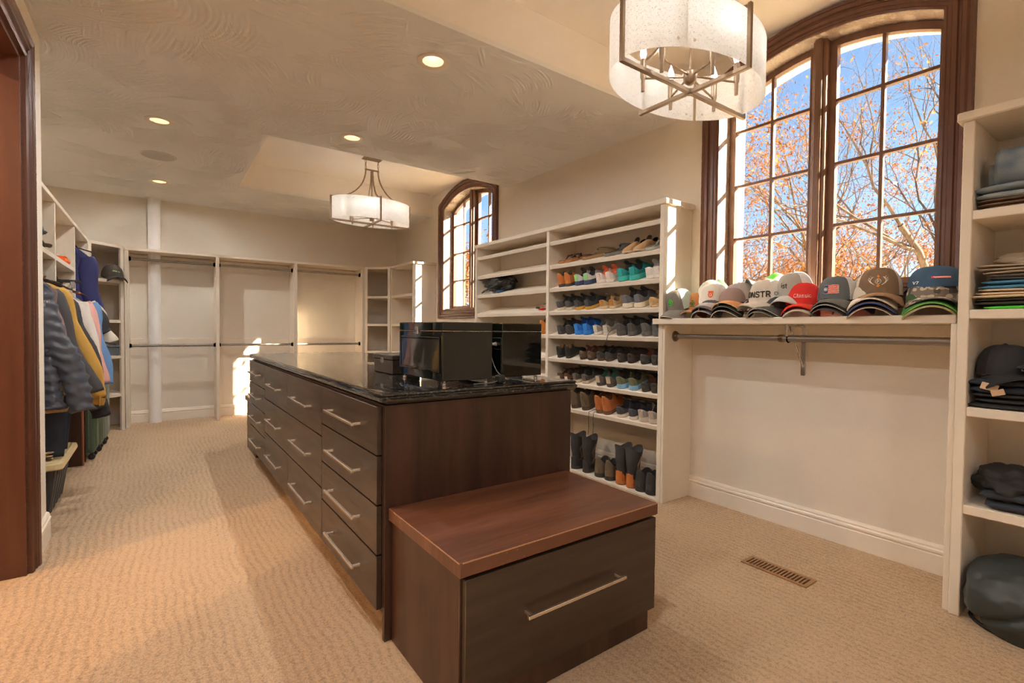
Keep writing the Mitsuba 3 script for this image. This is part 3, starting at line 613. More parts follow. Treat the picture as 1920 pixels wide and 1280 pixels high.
def collar_pad(t0, t1, wide, hx, hy):
    an = np.linspace(0, 2 * PI, 29)[:-1]; cx = (t0 + t1) / 2; rx = (t1 - t0) / 2
    tt = cx + rx * np.sign(np.cos(an)) * abs(np.cos(an)) ** .8
    w = np.array([float(outline(q, wide)) for q in tt]) - .004
    pts = np.stack([tt * SL, w * np.sign(np.sin(an)) * abs(np.sin(an)) ** .7 + .004 * np.sin(tt * 5), sm(tt, hx, hy) * np.where(abs(np.sin(an)) > .5, .95, 1)], 1)
    P = np.vstack([pts, pts[:1]])
    return tube(P, .0042, 6, False)
STYLE = {}
def style(name, hx, hy, sole_h, open_, wide=1.0, lace=None, tab=None, flare=1.03, heel=0., tongue=True, extra=()):
    z0 = sole_h - .002
    U = man(shoe_U(hx, hy, z0, wide)); cO = man(cavity(open_[0], open_[1], .0045, z0 + .008, wide)); cI = man(cavity(open_[0] + .008, open_[1] - .008, .0065, z0 + .010, wide))
    P = [('upper', mikit.ply(unman(U - cO), None, smooth=35), 0), ('sole', mikit.ply(sole(sole_h, wide, flare, heel), None, smooth=35), 1), ('lining', mikit.ply(unman((cO ^ U) - cI), None, smooth=35), 2)]
    if tongue:
        q = open_[1]; h = float(sm(q, hx, hy))
        P.append(('tongue', mikit.ply(mv(grid(lambda u, v: np.stack([q * SL - .002 - .030 * v + .02 * (u - .5) ** 2, (u - .5) * .046, h - .006 + .034 * v - .012 * (2 * u - 1) ** 2], -1), 7, 5, .004)), None, smooth=40), 2))
    if lace: P.append(('laces', mikit.ply(laces(hx, hy, z0, wide, lace), None, smooth=True), 3))
    if tab: P.append(('heel_tab', mikit.ply(heel_tab(*tab, wide), None, smooth=50), 4))
    for e in extra: P.append(e)
    STYLE[name] = P
SN = ([0, .06, .16, .27, .40, .50, .65, .82, .93, 1], [.078, .083, .071, .068, .098, .088, .070, .052, .040, .022])
style('sneaker', *SN, .026, (.035, .41), 1.0, (.45, .50, .55, .60), (.028, .079))
style('runner', [0, .06, .16, .27, .40, .50, .65, .82, .93, 1], [.088, .094, .078, .074, .106, .096, .078, .058, .046, .03], .036, (.035, .41), 1.06, (.45, .50, .55, .60), (.038, .09), flare=1.08)
style('dress', [0, .06, .16, .27, .40, .50, .65, .82, .93, 1], [.070, .073, .062, .056, .074, .070, .058, .046, .036, .020], .020, (.03, .43), .92, None, (.022, .046), flare=1.01, heel=.010, tongue=True)
style('ankle_boot', [0, .06, .16, .27, .36, .46, .65, .82, .93, 1], [.135, .140, .142, .142, .138, .098, .076, .062, .050, .028], .028, (.04, .33), 1.04, (.40, .45, .50), (.030, .07), flare=1.03, heel=.010, tongue=False)
def flipflop():
    t = np.concatenate([np.linspace(0, .12, 8), np.linspace(.17, .83, 12), np.linspace(.87, 1, 8)])
    strap = []
    for s in (-1, 1): strap.append(tube([(.66 * SL, 0, .022), (.60 * SL, .014 * s, .048), (.48 * SL, .034 * s, .046), (.38 * SL, .040 * s, .018)], [.005, .007, .008, .007], 6))
    STYLE['flip_flop'] = [('footbed', mikit.ply(sole(.020, 1.05, 1.0, 0, .004), None, smooth=35), 1), ('insole', mikit.ply(mv(sole(.002, 1.0, 1.0, 0, .0), (.003, 0, .0206), s=(.98, .98, 1)), None, smooth=35), 2), ('strap', mikit.ply(join(*strap), None, smooth=50), 0)]
flipflop()
def mule():
    hx, hy = [0, .3, .40, .5, .65, .82, .93, 1], [.026, .026, .060, .074, .068, .054, .044, .024]
    U = man(shoe_U(hx, hy, .022, 1.05)); cO = man(cavity(.02, .52, -.002, .030, 1.05)); c2 = man(ell((.42 * SL, 0, .046), (.09, .036, .020)))
    STYLE['mule'] = [('upper', mikit.ply(unman((U - cO) - c2), None, smooth=35), 0), ('sole', mikit.ply(sole(.024, 1.05, 1.02), None, smooth=35), 1), ('insole', mikit.ply(mv(sole(.004, .96, 1.0, 0, 0), (.004, 0, .0245), s=(.6, .95, 1)), None, smooth=35), 2)]
mule()
def tall(name, H, vcut, toe=1.0, heelh=.03):
    hx, hy = [0, .06, .16, .27, .36, .46, .65, .82, .93, 1], [.10, .105, .105, .105, .105, .090, .066, .054, .042, .02]
    U = shoe_U(hx, hy, .026, .94)
    an = np.linspace(0, 2 * PI, 33)[:-1]
    rings = []
    for z in np.linspace(.06, H, 12):
        e = (z - .06) / (H - .06); rx = .050 + .022 * e ** 1.2; ry = .036 + .024 * e ** 1.2
        top = np.full(32, z)
        if vcut: top = z - (.05 * np.clip(np.abs(np.sin(an)) - .25, 0, 1) ** 1.2) * e ** 4
        rings.append(np.stack([.056 + .004 * e + rx * np.cos(an) + .004 * math.sin(9 * e), ry * np.sin(an), top], 1))
    outer = man(loft(rings)); inner = man(loft([(r - [.056, 0, 0]) * [.93, .90, 1] + [.056, 0, .006] for r in rings] + [np.c_[((rings[-1] - [.056, 0, 0]) * [.93, .9, 1] + [.056, 0, 0])[:, :2], np.full(32, H + .1)]]))
    vamp = man(U)
    P = [('shaft', mikit.ply(unman(outer - vamp - inner), None, smooth=40), 3), ('upper', mikit.ply(unman(vamp - inner), None, smooth=35), 0), ('sole', mikit.ply(sole(.027, .96, 1.03, .018), None, smooth=35), 1), ('heel_counter', mikit.ply(heel_tab(.028, .10, .95, 1.0, .002), None, smooth=50), 4)]
    st = []
    if vcut:
        for s in (-1, 1):
            for j in range(3):
                st.append(tube([(.06 + .014 * math.sin(k * .9) + .008 * (j - 1), s * (.0375 + .024 * (k / 9) ** 1.2 + .001), .075 + (H - .14) * k / 9) for k in range(10)], .0012, 4))
        P.append(('stitching', mikit.ply(join(*st), None, smooth=True), 5))
        for s in (-1, 1): P.append(('pull_strap', mikit.ply(mv(box(-.010, .010, -.002, .002, -.03, .012, .001), (.058, s * .056, H - .045)), None), 3))
    STYLE[name] = P
tall('cowboy_boot', .30, True)
ORD = ['first', 'second', 'third', 'fourth', 'fifth', 'sixth', 'seventh', 'eighth']
def pair(style_, desc, cols, ys, row, d=.012, s=1.0, cat='shoe', toes_out=False, yaw=0., name=None, tilt=None, xoff=0.):
    """a pair: first y is the left shoe as seen, second the right one"""
    for i, y in enumerate(ys):
        side = 'left' if i == 0 else 'right'
        where = f'on the {ORD[row]} shelf' if row is not None else 'on the bottom board'
        k = thing(name or style_, f'{desc}, {side} one {where}' if len(ys) > 1 else f'{desc} {where}', cat, f'{desc} pair')
        x, z = on_shelf(d, row) if row is not None else (SX0 + d, .0225)
        ty = -TILT if row is not None else 0.
        if toes_out:
            xe, ze = on_shelf(d + SL * s, row) if row is not None else (SX0 + d + SL * s, .0225)
            M = X4((xe, y, ze), rz=PI + yaw) .rotate([0, 1, 0], math.degrees(-ty)) if False else T().translate([xe, y, ze]).rotate([0, 1, 0], math.degrees(ty)).rotate([0, 0, 1], 180 + math.degrees(yaw)).scale([s, s * (1 if i else -1), s])
        else:
            M = T().translate([x, y, z + .0008]).rotate([0, 1, 0], math.degrees(ty)).rotate([0, 0, 1], math.degrees(yaw + (.05 if i else -.03))).scale([s, s * (1 if i else -1), s])
        for nm, d_, c in STYLE[style_]:
            part(k, nm, d_, C(*cols[c]) if len(cols[c]) == 3 else C(*cols[c][:3], cols[c][3]), at=M)
W_ = (228, 224, 216); K = (40, 39, 38); DK = (28, 27, 27)
# second shelf
pair('flip_flop', 'brown leather thong sandal', [(70, 48, 36), (176, 122, 76), (150, 104, 66)], (3.17, 3.08), 1, cat='sandal')
pair('mule', 'brown woven slip-on mule', [(112, 92, 66), (150, 120, 84), (60, 48, 42)], (2.90, ), 1, cat='shoe', yaw=-.55, d=.02)
pair('mule', 'dark grey slip-on mule leaning on the brown one', [(74, 72, 70), (120, 116, 110), (48, 46, 46)], (2.66, ), 1, cat='shoe', yaw=-.5, d=.02)
pair('dress', 'tan suede moccasin with toe to the front', [(186, 150, 108), (214, 196, 172), (40, 35, 32), (90, 70, 50), (186, 150, 108)], (2.455, 2.345), 1, d=.0, toes_out=True, s=.95)
pair('flip_flop', 'grey-green foam sandal', [(132, 140, 136), (176, 180, 174), (120, 128, 126)], (2.245, ), 1, cat='sandal', d=.0, yaw=-.25)
# third
pair('ankle_boot', 'orange and grey low hiking boot', [(196, 120, 62), (70, 66, 64), (58, 52, 48), (60, 60, 60), (204, 128, 66)], (3.165, 3.075), 2, s=.86, cat='boot')
pair('runner', 'green, white and navy running shoe', [(206, 208, 206), (58, 70, 104), (48, 50, 56), (190, 150, 140), (150, 208, 130)], (2.955, 2.845), 2)
pair('sneaker', 'pale pink knit sneaker with orange lining', [(224, 208, 200), (226, 214, 206), (214, 120, 84), (214, 120, 84), (222, 206, 198)], (2.715, 2.61), 2, s=1.02)
pair('runner', 'teal trail running shoe with black laces', [(36, 138, 138), (62, 176, 168), (34, 48, 50), (30, 34, 34), (44, 160, 158)], (2.49, 2.375), 2, s=1.06)
pair('sneaker', 'white canvas sneaker', [(222, 218, 212), (226, 222, 214), (170, 166, 160), (214, 210, 204), (224, 220, 214)], (2.235, 2.165), 2)
# fourth
pair('sneaker', 'charcoal sneaker with cream sole', [(72, 70, 70), (206, 194, 172), (40, 40, 42), (44, 44, 46), (80, 78, 77)], (3.175, 3.065), 3)
pair('sneaker', 'dark slate sneaker with mustard yellow sole', [(58, 60, 64), (206, 158, 66), (38, 40, 40), (120, 122, 124), (70, 72, 76)], (2.955, 2.835), 3)
pair('sneaker', 'small tan suede sneaker with orange heel', [(190, 158, 116), (212, 190, 156), (96, 78, 60), (150, 126, 96), (186, 128, 64)], (2.675, 2.575), 3, s=.88)
pair('runner', 'large slate grey high-collar sneaker with ivory sole', [(96, 98, 104), (218, 208, 184), (48, 50, 54), (80, 82, 86), (104, 106, 110)], (2.44, 2.325), 3, s=1.06)
pair('dress', 'crumpled tan moccasin at the right end', [(198, 164, 116), (206, 184, 150), (150, 122, 90), (160, 130, 96), (204, 172, 126)], (2.205, ), 3)
# fifth
pair('sneaker', 'dark grey running shoe with silver stripe', [(66, 63, 62), (70, 66, 64), (34, 33, 33), (180, 178, 174), (74, 70, 68)], (3.165, 3.055), 4)
pair('runner', 'bright blue running shoe', [(34, 108, 194), (44, 122, 206), (24, 66, 124), (30, 60, 110), (52, 134, 216)], (2.95, 2.845), 4)
pair('sneaker', 'grey and white mesh sneaker with trailing lace', [(146, 138, 130), (214, 206, 194), (92, 88, 84), (206, 198, 186), (210, 202, 190)], (2.735, 2.63), 4)
pair('runner', 'charcoal mesh walking shoe beside the grey and white sneakers', [(76, 75, 74), (84, 82, 80), (34, 34, 34), (40, 40, 40), (82, 80, 79)], (2.495, 2.385), 4)
pair('runner', 'dark grey walking shoe at the right end', [(88, 90, 90), (92, 92, 90), (38, 40, 40), (44, 44, 44), (94, 96, 96)], (2.262, 2.165), 4, s=1.02)
# sixth
pair('ankle_boot', 'black and brown rubber-bottomed lace boot', [(36, 38, 36), (50, 48, 44), (112, 76, 44), (40, 36, 32), (46, 47, 44)], (3.17, 3.06), 5, s=.76, cat='boot')
pair('dress', 'brown leather dress shoe', [(92, 74, 58), (68, 52, 42), (88, 52, 36), (60, 46, 38), (104, 86, 68)], (2.895, 2.80), 5)
pair('dress', 'black dress shoe with black lining', [(60, 58, 57, 35), (52, 48, 44), (30, 30, 30), (30, 30, 30), (72, 70, 68, 35)] if False else [(60, 58, 57), (84, 66, 52), (30, 30, 30), (30, 30, 30), (72, 70, 68)], (2.70, 2.61), 5, s=1.03)
pair('dress', 'dark brown oxford shoe', [(58, 48, 44), (50, 42, 38), (52, 36, 30), (36, 30, 28), (70, 60, 54)], (2.49, 2.39), 5)
pair('dress', 'polished black loafer with reddish lining', [(62, 60, 57), (54, 50, 46), (98, 58, 40), (44, 38, 34), (74, 70, 66)], (2.275, 2.175), 5, s=1.02)
# seventh
pair('dress', 'brown shoe with white heel', [(90, 66, 48), (60, 48, 42), (62, 42, 32), (70, 52, 40), (214, 200, 184)], (3.165, 3.07), 6, s=.95)
pair('sneaker', 'black sneaker with beige heel stripe', [(70, 68, 64), (190, 176, 156), (36, 38, 37), (40, 42, 40), (108, 98, 88)], (2.965, 2.855), 6)
pair('sneaker', 'brown and cream sneaker with green collar', [(96, 84, 76), (72, 66, 64), (58, 96, 82), (74, 108, 94), (202, 184, 160)], (2.70, 2.59), 6, s=1.03)
pair('runner', 'olive trail shoe with pale blue sole', [(104, 106, 78), (124, 174, 204), (36, 38, 34), (60, 62, 50), (112, 114, 86)], (2.485, 2.365), 6)
pair('dress', 'black loafer with brown lining', [(58, 57, 55), (60, 56, 50), (96, 58, 36), (44, 40, 36), (66, 64, 62)], (2.262, 2.175), 6, s=1.0)
# eighth
pair('ankle_boot', 'olive suede boot', [(98, 84, 64), (74, 64, 54), (60, 52, 44), (70, 60, 48), (104, 90, 70)], (2.985, 2.855), 7, s=1.12, cat='boot')
pair('ankle_boot', 'orange tan leather boot', [(174, 104, 56), (112, 82, 58), (84, 54, 34), (52, 44, 38), (182, 112, 62)], (2.70, 2.62), 7, s=1.06, cat='boot')
pair('sneaker', 'navy canvas shoe with white sole', [(66, 70, 76), (216, 206, 190), (42, 44, 48), (190, 184, 174), (72, 76, 82)], (2.485, 2.365), 7, s=1.02)
pair('runner', 'grey and orange running shoe', [(150, 142, 134), (196, 184, 168), (52, 52, 52), (70, 70, 70), (184, 172, 160)], (2.275, 2.185), 7)
# bottom board
pair('cowboy_boot', 'black western boot', [(48, 46, 44), (60, 52, 46), (30, 30, 30), (54, 52, 50), (56, 53, 50), (156, 120, 84)], (2.985, 2.845), None, d=.015, cat='boot')
pair('ankle_boot', 'brown suede ankle boot', [(104, 88, 68), (62, 54, 46), (46, 40, 36), (86, 72, 56), (112, 96, 74)], (2.71, 2.60), None, d=.015, s=1.1, cat='boot')
pair('cowboy_boot', 'black and orange western boot', [(190, 108, 50), (186, 112, 60), (30, 30, 30), (60, 58, 57), (198, 116, 56), (176, 140, 100)], (2.49, 2.385), None, d=.012, cat='boot')
pair('ankle_boot', 'black leather boot', [(54, 52, 51), (44, 42, 40), (30, 30, 30), (38, 37, 36), (62, 60, 58)], (2.30, 2.205), None, d=.01, s=1.12, cat='boot')
# hanging laces
k = thing('boot_laces', 'two loose dark laces hanging from the tan boots', 'laces')
x, z = on_shelf(.03, 7)
for y in (2.775, 2.725):
    part(k, 'lace', tube([(x + .09, y - .03, z + .05), (x + .05, y - .012, z + .016), (x + .0, y, z + .010), (x - .036, y + .004, z + .0), (x - .040, y + .006, z - .05), (x - .038, y + .004, z - .12), (x - .040, y + .008, z - .185)], .0022, 5), C(74, 60, 48), True)
x, z = on_shelf(.0, 4)
solo('shoe_lace', tube([(x + .04, 2.60, z + .045), (x + .0, 2.595, z + .02), (x - .008, 2.60, z - .02), (x - .010, 2.615, z - .05), (x - .009, 2.62, z - .062)], .0025, 5), C(84, 80, 76), 'grey lace hanging over the edge of the fifth slanted shelf', 'lace', None, True)
# left bay of the shoe unit
def blob(c, r, amp, fr, seed, flat=0., n=3):
    m = trimesh.creation.icosphere(n, 1.0); v = np.array(m.vertices)
    d = 1 + amp * (meshkit.fbm(v * fr + 11.3 * seed + 50, 3, seed) - .5) * 2
    v = v * d[:, None]; v[:, 2] = np.maximum(v[:, 2], -1 + flat)
    return v * np.asarray(r) + np.asarray(c), np.array(m.faces)
def crumple(c, r, rz, seed, amp=.5, fr=2.2, flat=.55, ry=0.): return mv(blob((0, 0, 0), r, amp, fr, seed, flat, 4), c, rz=rz, ry=ry)
x, z = on_shelf(.13, 2)
pair('flip_flop', 'blue foam flip-flop under the black bag', [(40, 60, 92), (62, 88, 124), (52, 76, 112)], (4.12, ), 2, d=.02, yaw=.35, cat='sandal')
k = thing('black_bag', 'glossy black bag lying on the left part of the shoe shelves', 'bag')
part(k, 'body', crumple((x, 4.22, z + .085), (.12, .20, .10), .1, 4, .35, 2.6, .35, -TILT), C(32, 34, 33, .28), True)
part(k, 'strap', tube([(x - .10, 4.42, z - .01), (x - .13, 4.33, z + .0), (x - .13, 4.22, z + .03), (x - .12, 4.12, z + .05), (x - .08, 4.05, z + .09)], .009, 6), C(44, 46, 46, .3), True)
part(k, 'buckle', mv(box(-.02, .02, -.002, .002, -.008, .008), (x - .125, 4.20, z - .022), PI / 2), C(200, 200, 196, .3))
x, z = on_shelf(.06, 3)
k = thing('sun_visor', 'bright red sun visor with grey band on the left shoe shelf', 'visor')
part(k, 'brim', mv(grid(lambda u, v: np.stack([-.075 * np.cos((u - .5) * 2.6) * (.35 + .65 * v), .10 * np.sin((u - .5) * 2.6) * (.55 + .45 * v), -.02 * (2 * u - 1) ** 2 + .006 * v], -1), 21, 6, .004), (x + .06, 3.44, z + .016)), C(214, 52, 26), 40)
part(k, 'band', mv(grid(lambda u, v: np.stack([.09 * np.cos(u * 2 * PI), .075 * np.sin(u * 2 * PI), .03 * v + .02 * np.cos(u * 2 * PI)], -1), 33, 3, .003), (x + .10, 3.43, z + .045)), C(140, 128, 114), 40)
part(k, 'clip', box(x - .0, x + .02, 3.515, 3.55, z + .018, z + .034), C(52, 52, 52))
pair('mule', 'black slipper behind the black cases', [(44, 46, 48), (36, 38, 40), (50, 52, 54)], (3.74, ), 4, d=.02, yaw=1.2, cat='slipper')
pair('ankle_boot', 'amber and brown boot beside the shoe shelf divider', [(196, 124, 52), (180, 112, 50), (92, 60, 40), (96, 62, 42), (202, 130, 58)], (3.39, ), 4, s=.92, cat='boot')
# ---------------------------------------------------------------- caps
RX, RY, CH = .100, .088, .122
def crown_pt(az, t, off=0., k=1.0):
    """point of the crown: az 0 = front, t 0 = rim, 1 = top"""
    az = np.asarray(az, float); t = np.asarray(t, float)
    fr = np.clip(np.cos(az), 0, 1)
    p = .62 - .30 * fr ** 1.5
    c = np.cos(np.clip(t, 0, 1) * PI / 2) ** p
    seam = 1 - .012 * np.exp(-((np.mod(az + PI / 6 + PI / 6, PI / 3) - PI / 6) / .05) ** 2) * (t > .02)
    r = c * seam * k
    h = CH * np.sin(np.clip(t, 0, 1) * PI / 2) ** .95
    x = RX * r * np.cos(az) * (1 - .10 * t * fr); y = RY * r * np.sin(az)
    P = np.stack(np.broadcast_arrays(x, y, h), -1)
    if off:
        n = P * [1 / RX ** 2, 1 / RY ** 2, .35 / CH ** 2]; n /= np.linalg.norm(n, axis=-1, keepdims=True); P = P + n * off
    return P
def crown_mesh(a0, a1, nu): return grid(lambda u, v: crown_pt(a0 + u * (a1 - a0), v), nu, 14, .0028)
def brim_mesh(L=.072, curve=6.0, droop=.012):
    def fn(u, v):
        a = (u - .5) * 2 * 1.22
        x0, y0 = RX * np.cos(a) * .985, RY * np.sin(a) * .985
        x1, y1 = RX * np.cos(a) * .75 + .03 + L * np.clip(np.cos(a), 0, 1) ** .55, .092 * np.sin(a) * 1.04
        x, y = x0 + v * (x1 - x0), y0 + v * (y1 - y0)
        return np.stack([x, y, .006 - curve * y * y * (.45 + .55 * v) - droop * v], -1)
    m = grid(fn, 25, 8, .0032)
    m2 = tube(fn(np.linspace(.02, .98, 25), np.ones(25)) - [0, 0, .0016], .0024, 6)
    return m, m2
_b, _e = brim_mesh()
CAP = {'crown_front': mikit.ply(crown_mesh(-.98, .98, 21), None, smooth=True), 'crown_back': mikit.ply(crown_mesh(.98, 2 * PI - .98, 37), None, smooth=True), 'brim': mikit.ply(_b, None, smooth=40), 'brim_edge': mikit.ply(_e, None, smooth=True),
       'button': mikit.ply(ell((0, 0, CH + .001), (.0075, .0075, .004)), None, smooth=True)}
_bf, _ef = brim_mesh(.072, 1.2, .004)
CAP['flat_brim'] = mikit.ply(_bf, None, smooth=40); CAP['flat_edge'] = mikit.ply(_ef, None, smooth=True)
def wrap(m, az0, h0, off=.0012):
    """flat emblem mesh (x right, y up, z outwards, metres) wrapped on the crown front, its origin at azimuth az0 and height h0"""
    v, f = m
    v = np.asarray(v, float)
    if v.shape[0] < 60000:
        tm = trimesh.Trimesh(v, tri(f), process=False); vv, ff = trimesh.remesh.subdivide_to_size(tm.vertices, tm.faces, .008, max_iter=6); v, f = vv, ff
    t = np.arcsin(np.clip(((h0 + v[:, 1]) / CH), .0, .999) ** (1 / .95)) * 2 / PI
    P = crown_pt(az0 + v[:, 0] / .094, t); N = P * [1 / RX ** 2, 1 / RY ** 2, .35 / CH ** 2]; N /= np.linalg.norm(N, axis=1, keepdims=True)
    return P + N * (off + v[:, 2:3]), tri(f)
def text(s, h, bold=True, d=.0016, center=True):
    m = meshkit.text_mesh(s, h, d, bold); v = np.array(m.vertices)
    if center: v[:, 0] -= v[:, 0].mean() * 0 + (v[:, 0].min() + v[:, 0].max()) / 2
    return v, np.array(m.faces)
def flat(poly, d=.0012, at=0.): return prism(poly, d, 'xy', at)
def cap(label, x, y, z, head, front, back=None, brim=None, edge=None, pitch=0., roll=0., s=1.0, emblem=(), flatb=False, squash=1.0, group=None, fm=None, bm=None, name='baseball_cap', inner=1.0):
    k = thing(name, label, 'cap', group)
    back = back or front; brim = brim or front; edge = edge or brim
    M = T().translate([x, y, z]).rotate([0, 0, 1], math.degrees(head)).rotate([0, 1, 0], math.degrees(pitch)).rotate([1, 0, 0], math.degrees(roll)).scale([s, s, s * squash])
    MC = M.scale([inner, inner, 1.0 if inner == 1.0 else .72])
    col = lambda c: c if isinstance(c, str) else C(*c, .85)
    part(k, 'crown_front', CAP['crown_front'], fm or col(front), at=MC)
    part(k, 'crown_back', CAP['crown_back'], bm or col(back), at=MC)
    part(k, 'brim', CAP['flat_brim' if flatb else 'brim'], col(brim), at=M)
    part(k, 'brim_edge', CAP['flat_edge' if flatb else 'brim_edge'], col(edge), at=M)
    part(k, 'button', CAP['button'], col(front), at=MC)
    for nm, m, c in emblem: part(k, nm, m, C(*c, .7), 30, at=M, label=nm.replace('_', ' '))
    return k
def stack(n, base, x, y, z0, head, cols, dz=.024, s=1.0, fwd=.004, pitch=0.):
    """the caps under a top cap, from the shelf up"""
    for i, (nm, cr, br, ed) in enumerate(cols):
        f = (len(cols) - i) * fwd
        cap(f'{nm} nested under {base}', x + math.cos(head) * f, y + math.sin(head) * f, z0 + i * dz, head, cr, None, br, ed, s=s, inner=.90 + .012 * i, pitch=pitch, group='caps nested in the stacks on the hat shelf')
HZ = 1.2505 + .047        # rim height of a cap whose curved brim touches the board
# clover cap at the left end, tan cap below it
def clover(): return flat(shapely.union_all([Point(-.009, .004).buffer(.009).difference(Point(-.009, .004).buffer(.005)), Point(.009, .004).buffer(.009).difference(Point(.009, .004).buffer(.005)), Point(0, .016).buffer(.009).difference(Point(0, .016).buffer(.005)), sbox(-.002, -.014, .002, .006), sbox(-.014, -.016, .014, -.012)]))
cap('tan cap with small green tree emblem, half hidden by the grey clover cap', 2.935, 1.945, HZ + .002, 3.30, (182, 122, 72), (70, 84, 70), (182, 122, 72), (200, 150, 100), emblem=[('tree_emblem', wrap(clover(), .0, .045), (52, 110, 40))])
cap('charcoal trucker cap with bright green clover emblem leaning on the shelf end', 2.868, 2.035, HZ + .034, 3.02, (116, 112, 106), (178, 196, 188), (124, 120, 114), (206, 198, 186), pitch=.36, emblem=[('green_clover_emblem', wrap(clover(), .1, .058), (60, 214, 44))])
cap('grey mesh cap turned up showing its dark green visor beside the window casing', 2.985, 1.880, HZ + .085, .35, (196, 194, 186), (186, 188, 180), (72, 96, 78), (120, 140, 120), pitch=-.95)
# white cap with orange emblem
cap('white cap with orange embroidered emblem and grey brim near the left window casing', 2.885, 1.805, HZ + .052, 3.28, (226, 220, 208), (232, 228, 220), (176, 172, 172), (150, 148, 150), pitch=.10, emblem=[('orange_emblem', wrap(join(flat(Point(0, 0).buffer(.016).difference(Point(0, 0).buffer(.010))), flat(sbox(-.014, .012, .018, .024)), flat(Point(.0, 0).buffer(.005))), .25, .055), (232, 104, 50))])
stack(2, 'the white cap with the orange emblem', 2.875, 1.800, HZ, 3.25, [('lowest grey cap', (96, 94, 92), (132, 130, 130), (180, 178, 174)), ('upper grey cap', (96, 94, 92), (120, 118, 116), (70, 68, 68))])
# purple and tan stack
cap('grey and purple cap tilted onto the orange-brimmed stack', 2.935, 1.640, HZ + .066, 2.75, (170, 160, 164), (178, 168, 160), (206, 200, 206), (110, 96, 150), pitch=.22, roll=.1, squash=.9, emblem=[('purple_patch', wrap(flat(sbox(-.014, -.01, .014, .016)), -.4, .035), (72, 62, 150))])
stack(3, 'the tilted grey and purple cap', 2.872, 1.665, HZ, 3.30, [('lowest black cap', (52, 52, 50), (58, 57, 55), (206, 196, 180)), ('middle black cap', (52, 52, 50), (66, 64, 61), (120, 116, 108)), ('orange tan cap', (150, 128, 120), (214, 150, 100), (226, 206, 160))])
# lettered cap
cap('cap with large grey raised visor and green and white crown behind the lettered cap', 2.965, 1.470, HZ + .088, 2.30, (206, 216, 210), (222, 228, 224), (136, 138, 132), (120, 122, 116), pitch=-.62, emblem=[('green_patch', wrap(flat(sbox(-.03, -.02, .03, .03)), .45, .08), (104, 206, 76))])
cap('light grey cap with black block letters across the front', 2.872, 1.452, HZ + .040, 2.84, (206, 198, 186), (226, 224, 218), (204, 196, 184), (180, 172, 160), pitch=.06, s=1.08, emblem=[('black_letters', wrap(text('CONSTR', .030), .05, .030), (36, 35, 34)), ('side_emblem', wrap(flat(Point(0, 0).buffer(.011).difference(Point(0, 0).buffer(.006))), 1.25, .045), (140, 140, 140))])
stack(2, 'the light grey lettered cap', 2.868, 1.430, HZ - .012, 3.20, [('lowest dark cap', (50, 50, 49), (60, 60, 58), (150, 146, 136)), ('upper dark cap', (70, 76, 80), (84, 90, 94), (196, 190, 178))], dz=.020)
# script cap and red cap
cap('red cap with white script and a round sticker on its brim', 2.880, 1.262, HZ + .018, 3.36, (214, 50, 46), (206, 60, 62), (226, 66, 52), (200, 56, 46), pitch=.02, emblem=[('white_script', wrap(text('Classic', .020, False), .12, .040), (238, 206, 200))])
_k = 'baseball_cap_%03d' % (_n['baseball_cap'] - 1)
part(_k, 'round_sticker', mv(lathe([(.0005, .001), (.009, .001), (.009, 0)], 20), (0, 0, 0)), C(236, 226, 220, .5), at=T().translate([2.880, 1.262, HZ + .018]).rotate([0, 0, 1], math.degrees(3.36)).translate([.140, -.03, -.0085]).rotate([0, 1, 0], 8).rotate([1, 0, 0], 14))
cap('pale cap with black script on its grey front, resting on the red cap', 2.905, 1.318, HZ + .084, 3.08, (172, 168, 160), (232, 230, 226), (196, 198, 194), (180, 180, 176), pitch=.22, emblem=[('black_script', wrap(text('ist', .026, False), -.1, .050), (46, 44, 42))])
stack(1, 'the red cap', 2.872, 1.255, HZ - .010, 3.36, [('beige brimmed cap', (186, 60, 54), (196, 186, 168), (206, 198, 182))])
# flag cap
def flagp():
    out = [('blue_canton', wrap(flat(sbox(-.036, -.020, -.014, .020)), .0, .056, .0014), (38, 66, 106)), ('white_flag_field', wrap(flat(sbox(-.038, -.022, .038, .022), .0008), .0, .056, .0004), (232, 222, 208)), ('round_emblem', wrap(flat(shapely.union_all([Point(-.025, 0).buffer(.0095).difference(Point(-.025, 0).buffer(.0072)), Point(-.025, .0).buffer(.0045)])), .0, .056, .0030), (214, 214, 210))]
    st = [sbox(-.014, -.020 + i * .0062, .036, -.0165 + i * .0062) for i in range(7)]
    out.append(('red_stripes', wrap(flat(shapely.union_all(st)), .0, .056, .0014), (214, 70, 48)))
    return out
cap('slate grey cap with an embroidered flag patch and white mesh back', 2.880, 1.098, HZ + .040, 3.20, (92, 100, 104), (206, 208, 206), (108, 108, 104), (112, 112, 108), pitch=.05, emblem=flagp())
stack(2, 'the flag patch cap', 2.872, 1.100, HZ - .006, 3.22, [('lowest black cap', (46, 46, 46), (56, 56, 56), (92, 90, 88)), ('upper black cap', (52, 60, 62), (62, 62, 60), (188, 178, 166))], dz=.022)
cap('grey-blue mesh cap behind the flag cap', 2.985, 1.035, HZ + .020, 3.2, (176, 182, 182), (200, 204, 202), (120, 130, 130), (150, 156, 154))
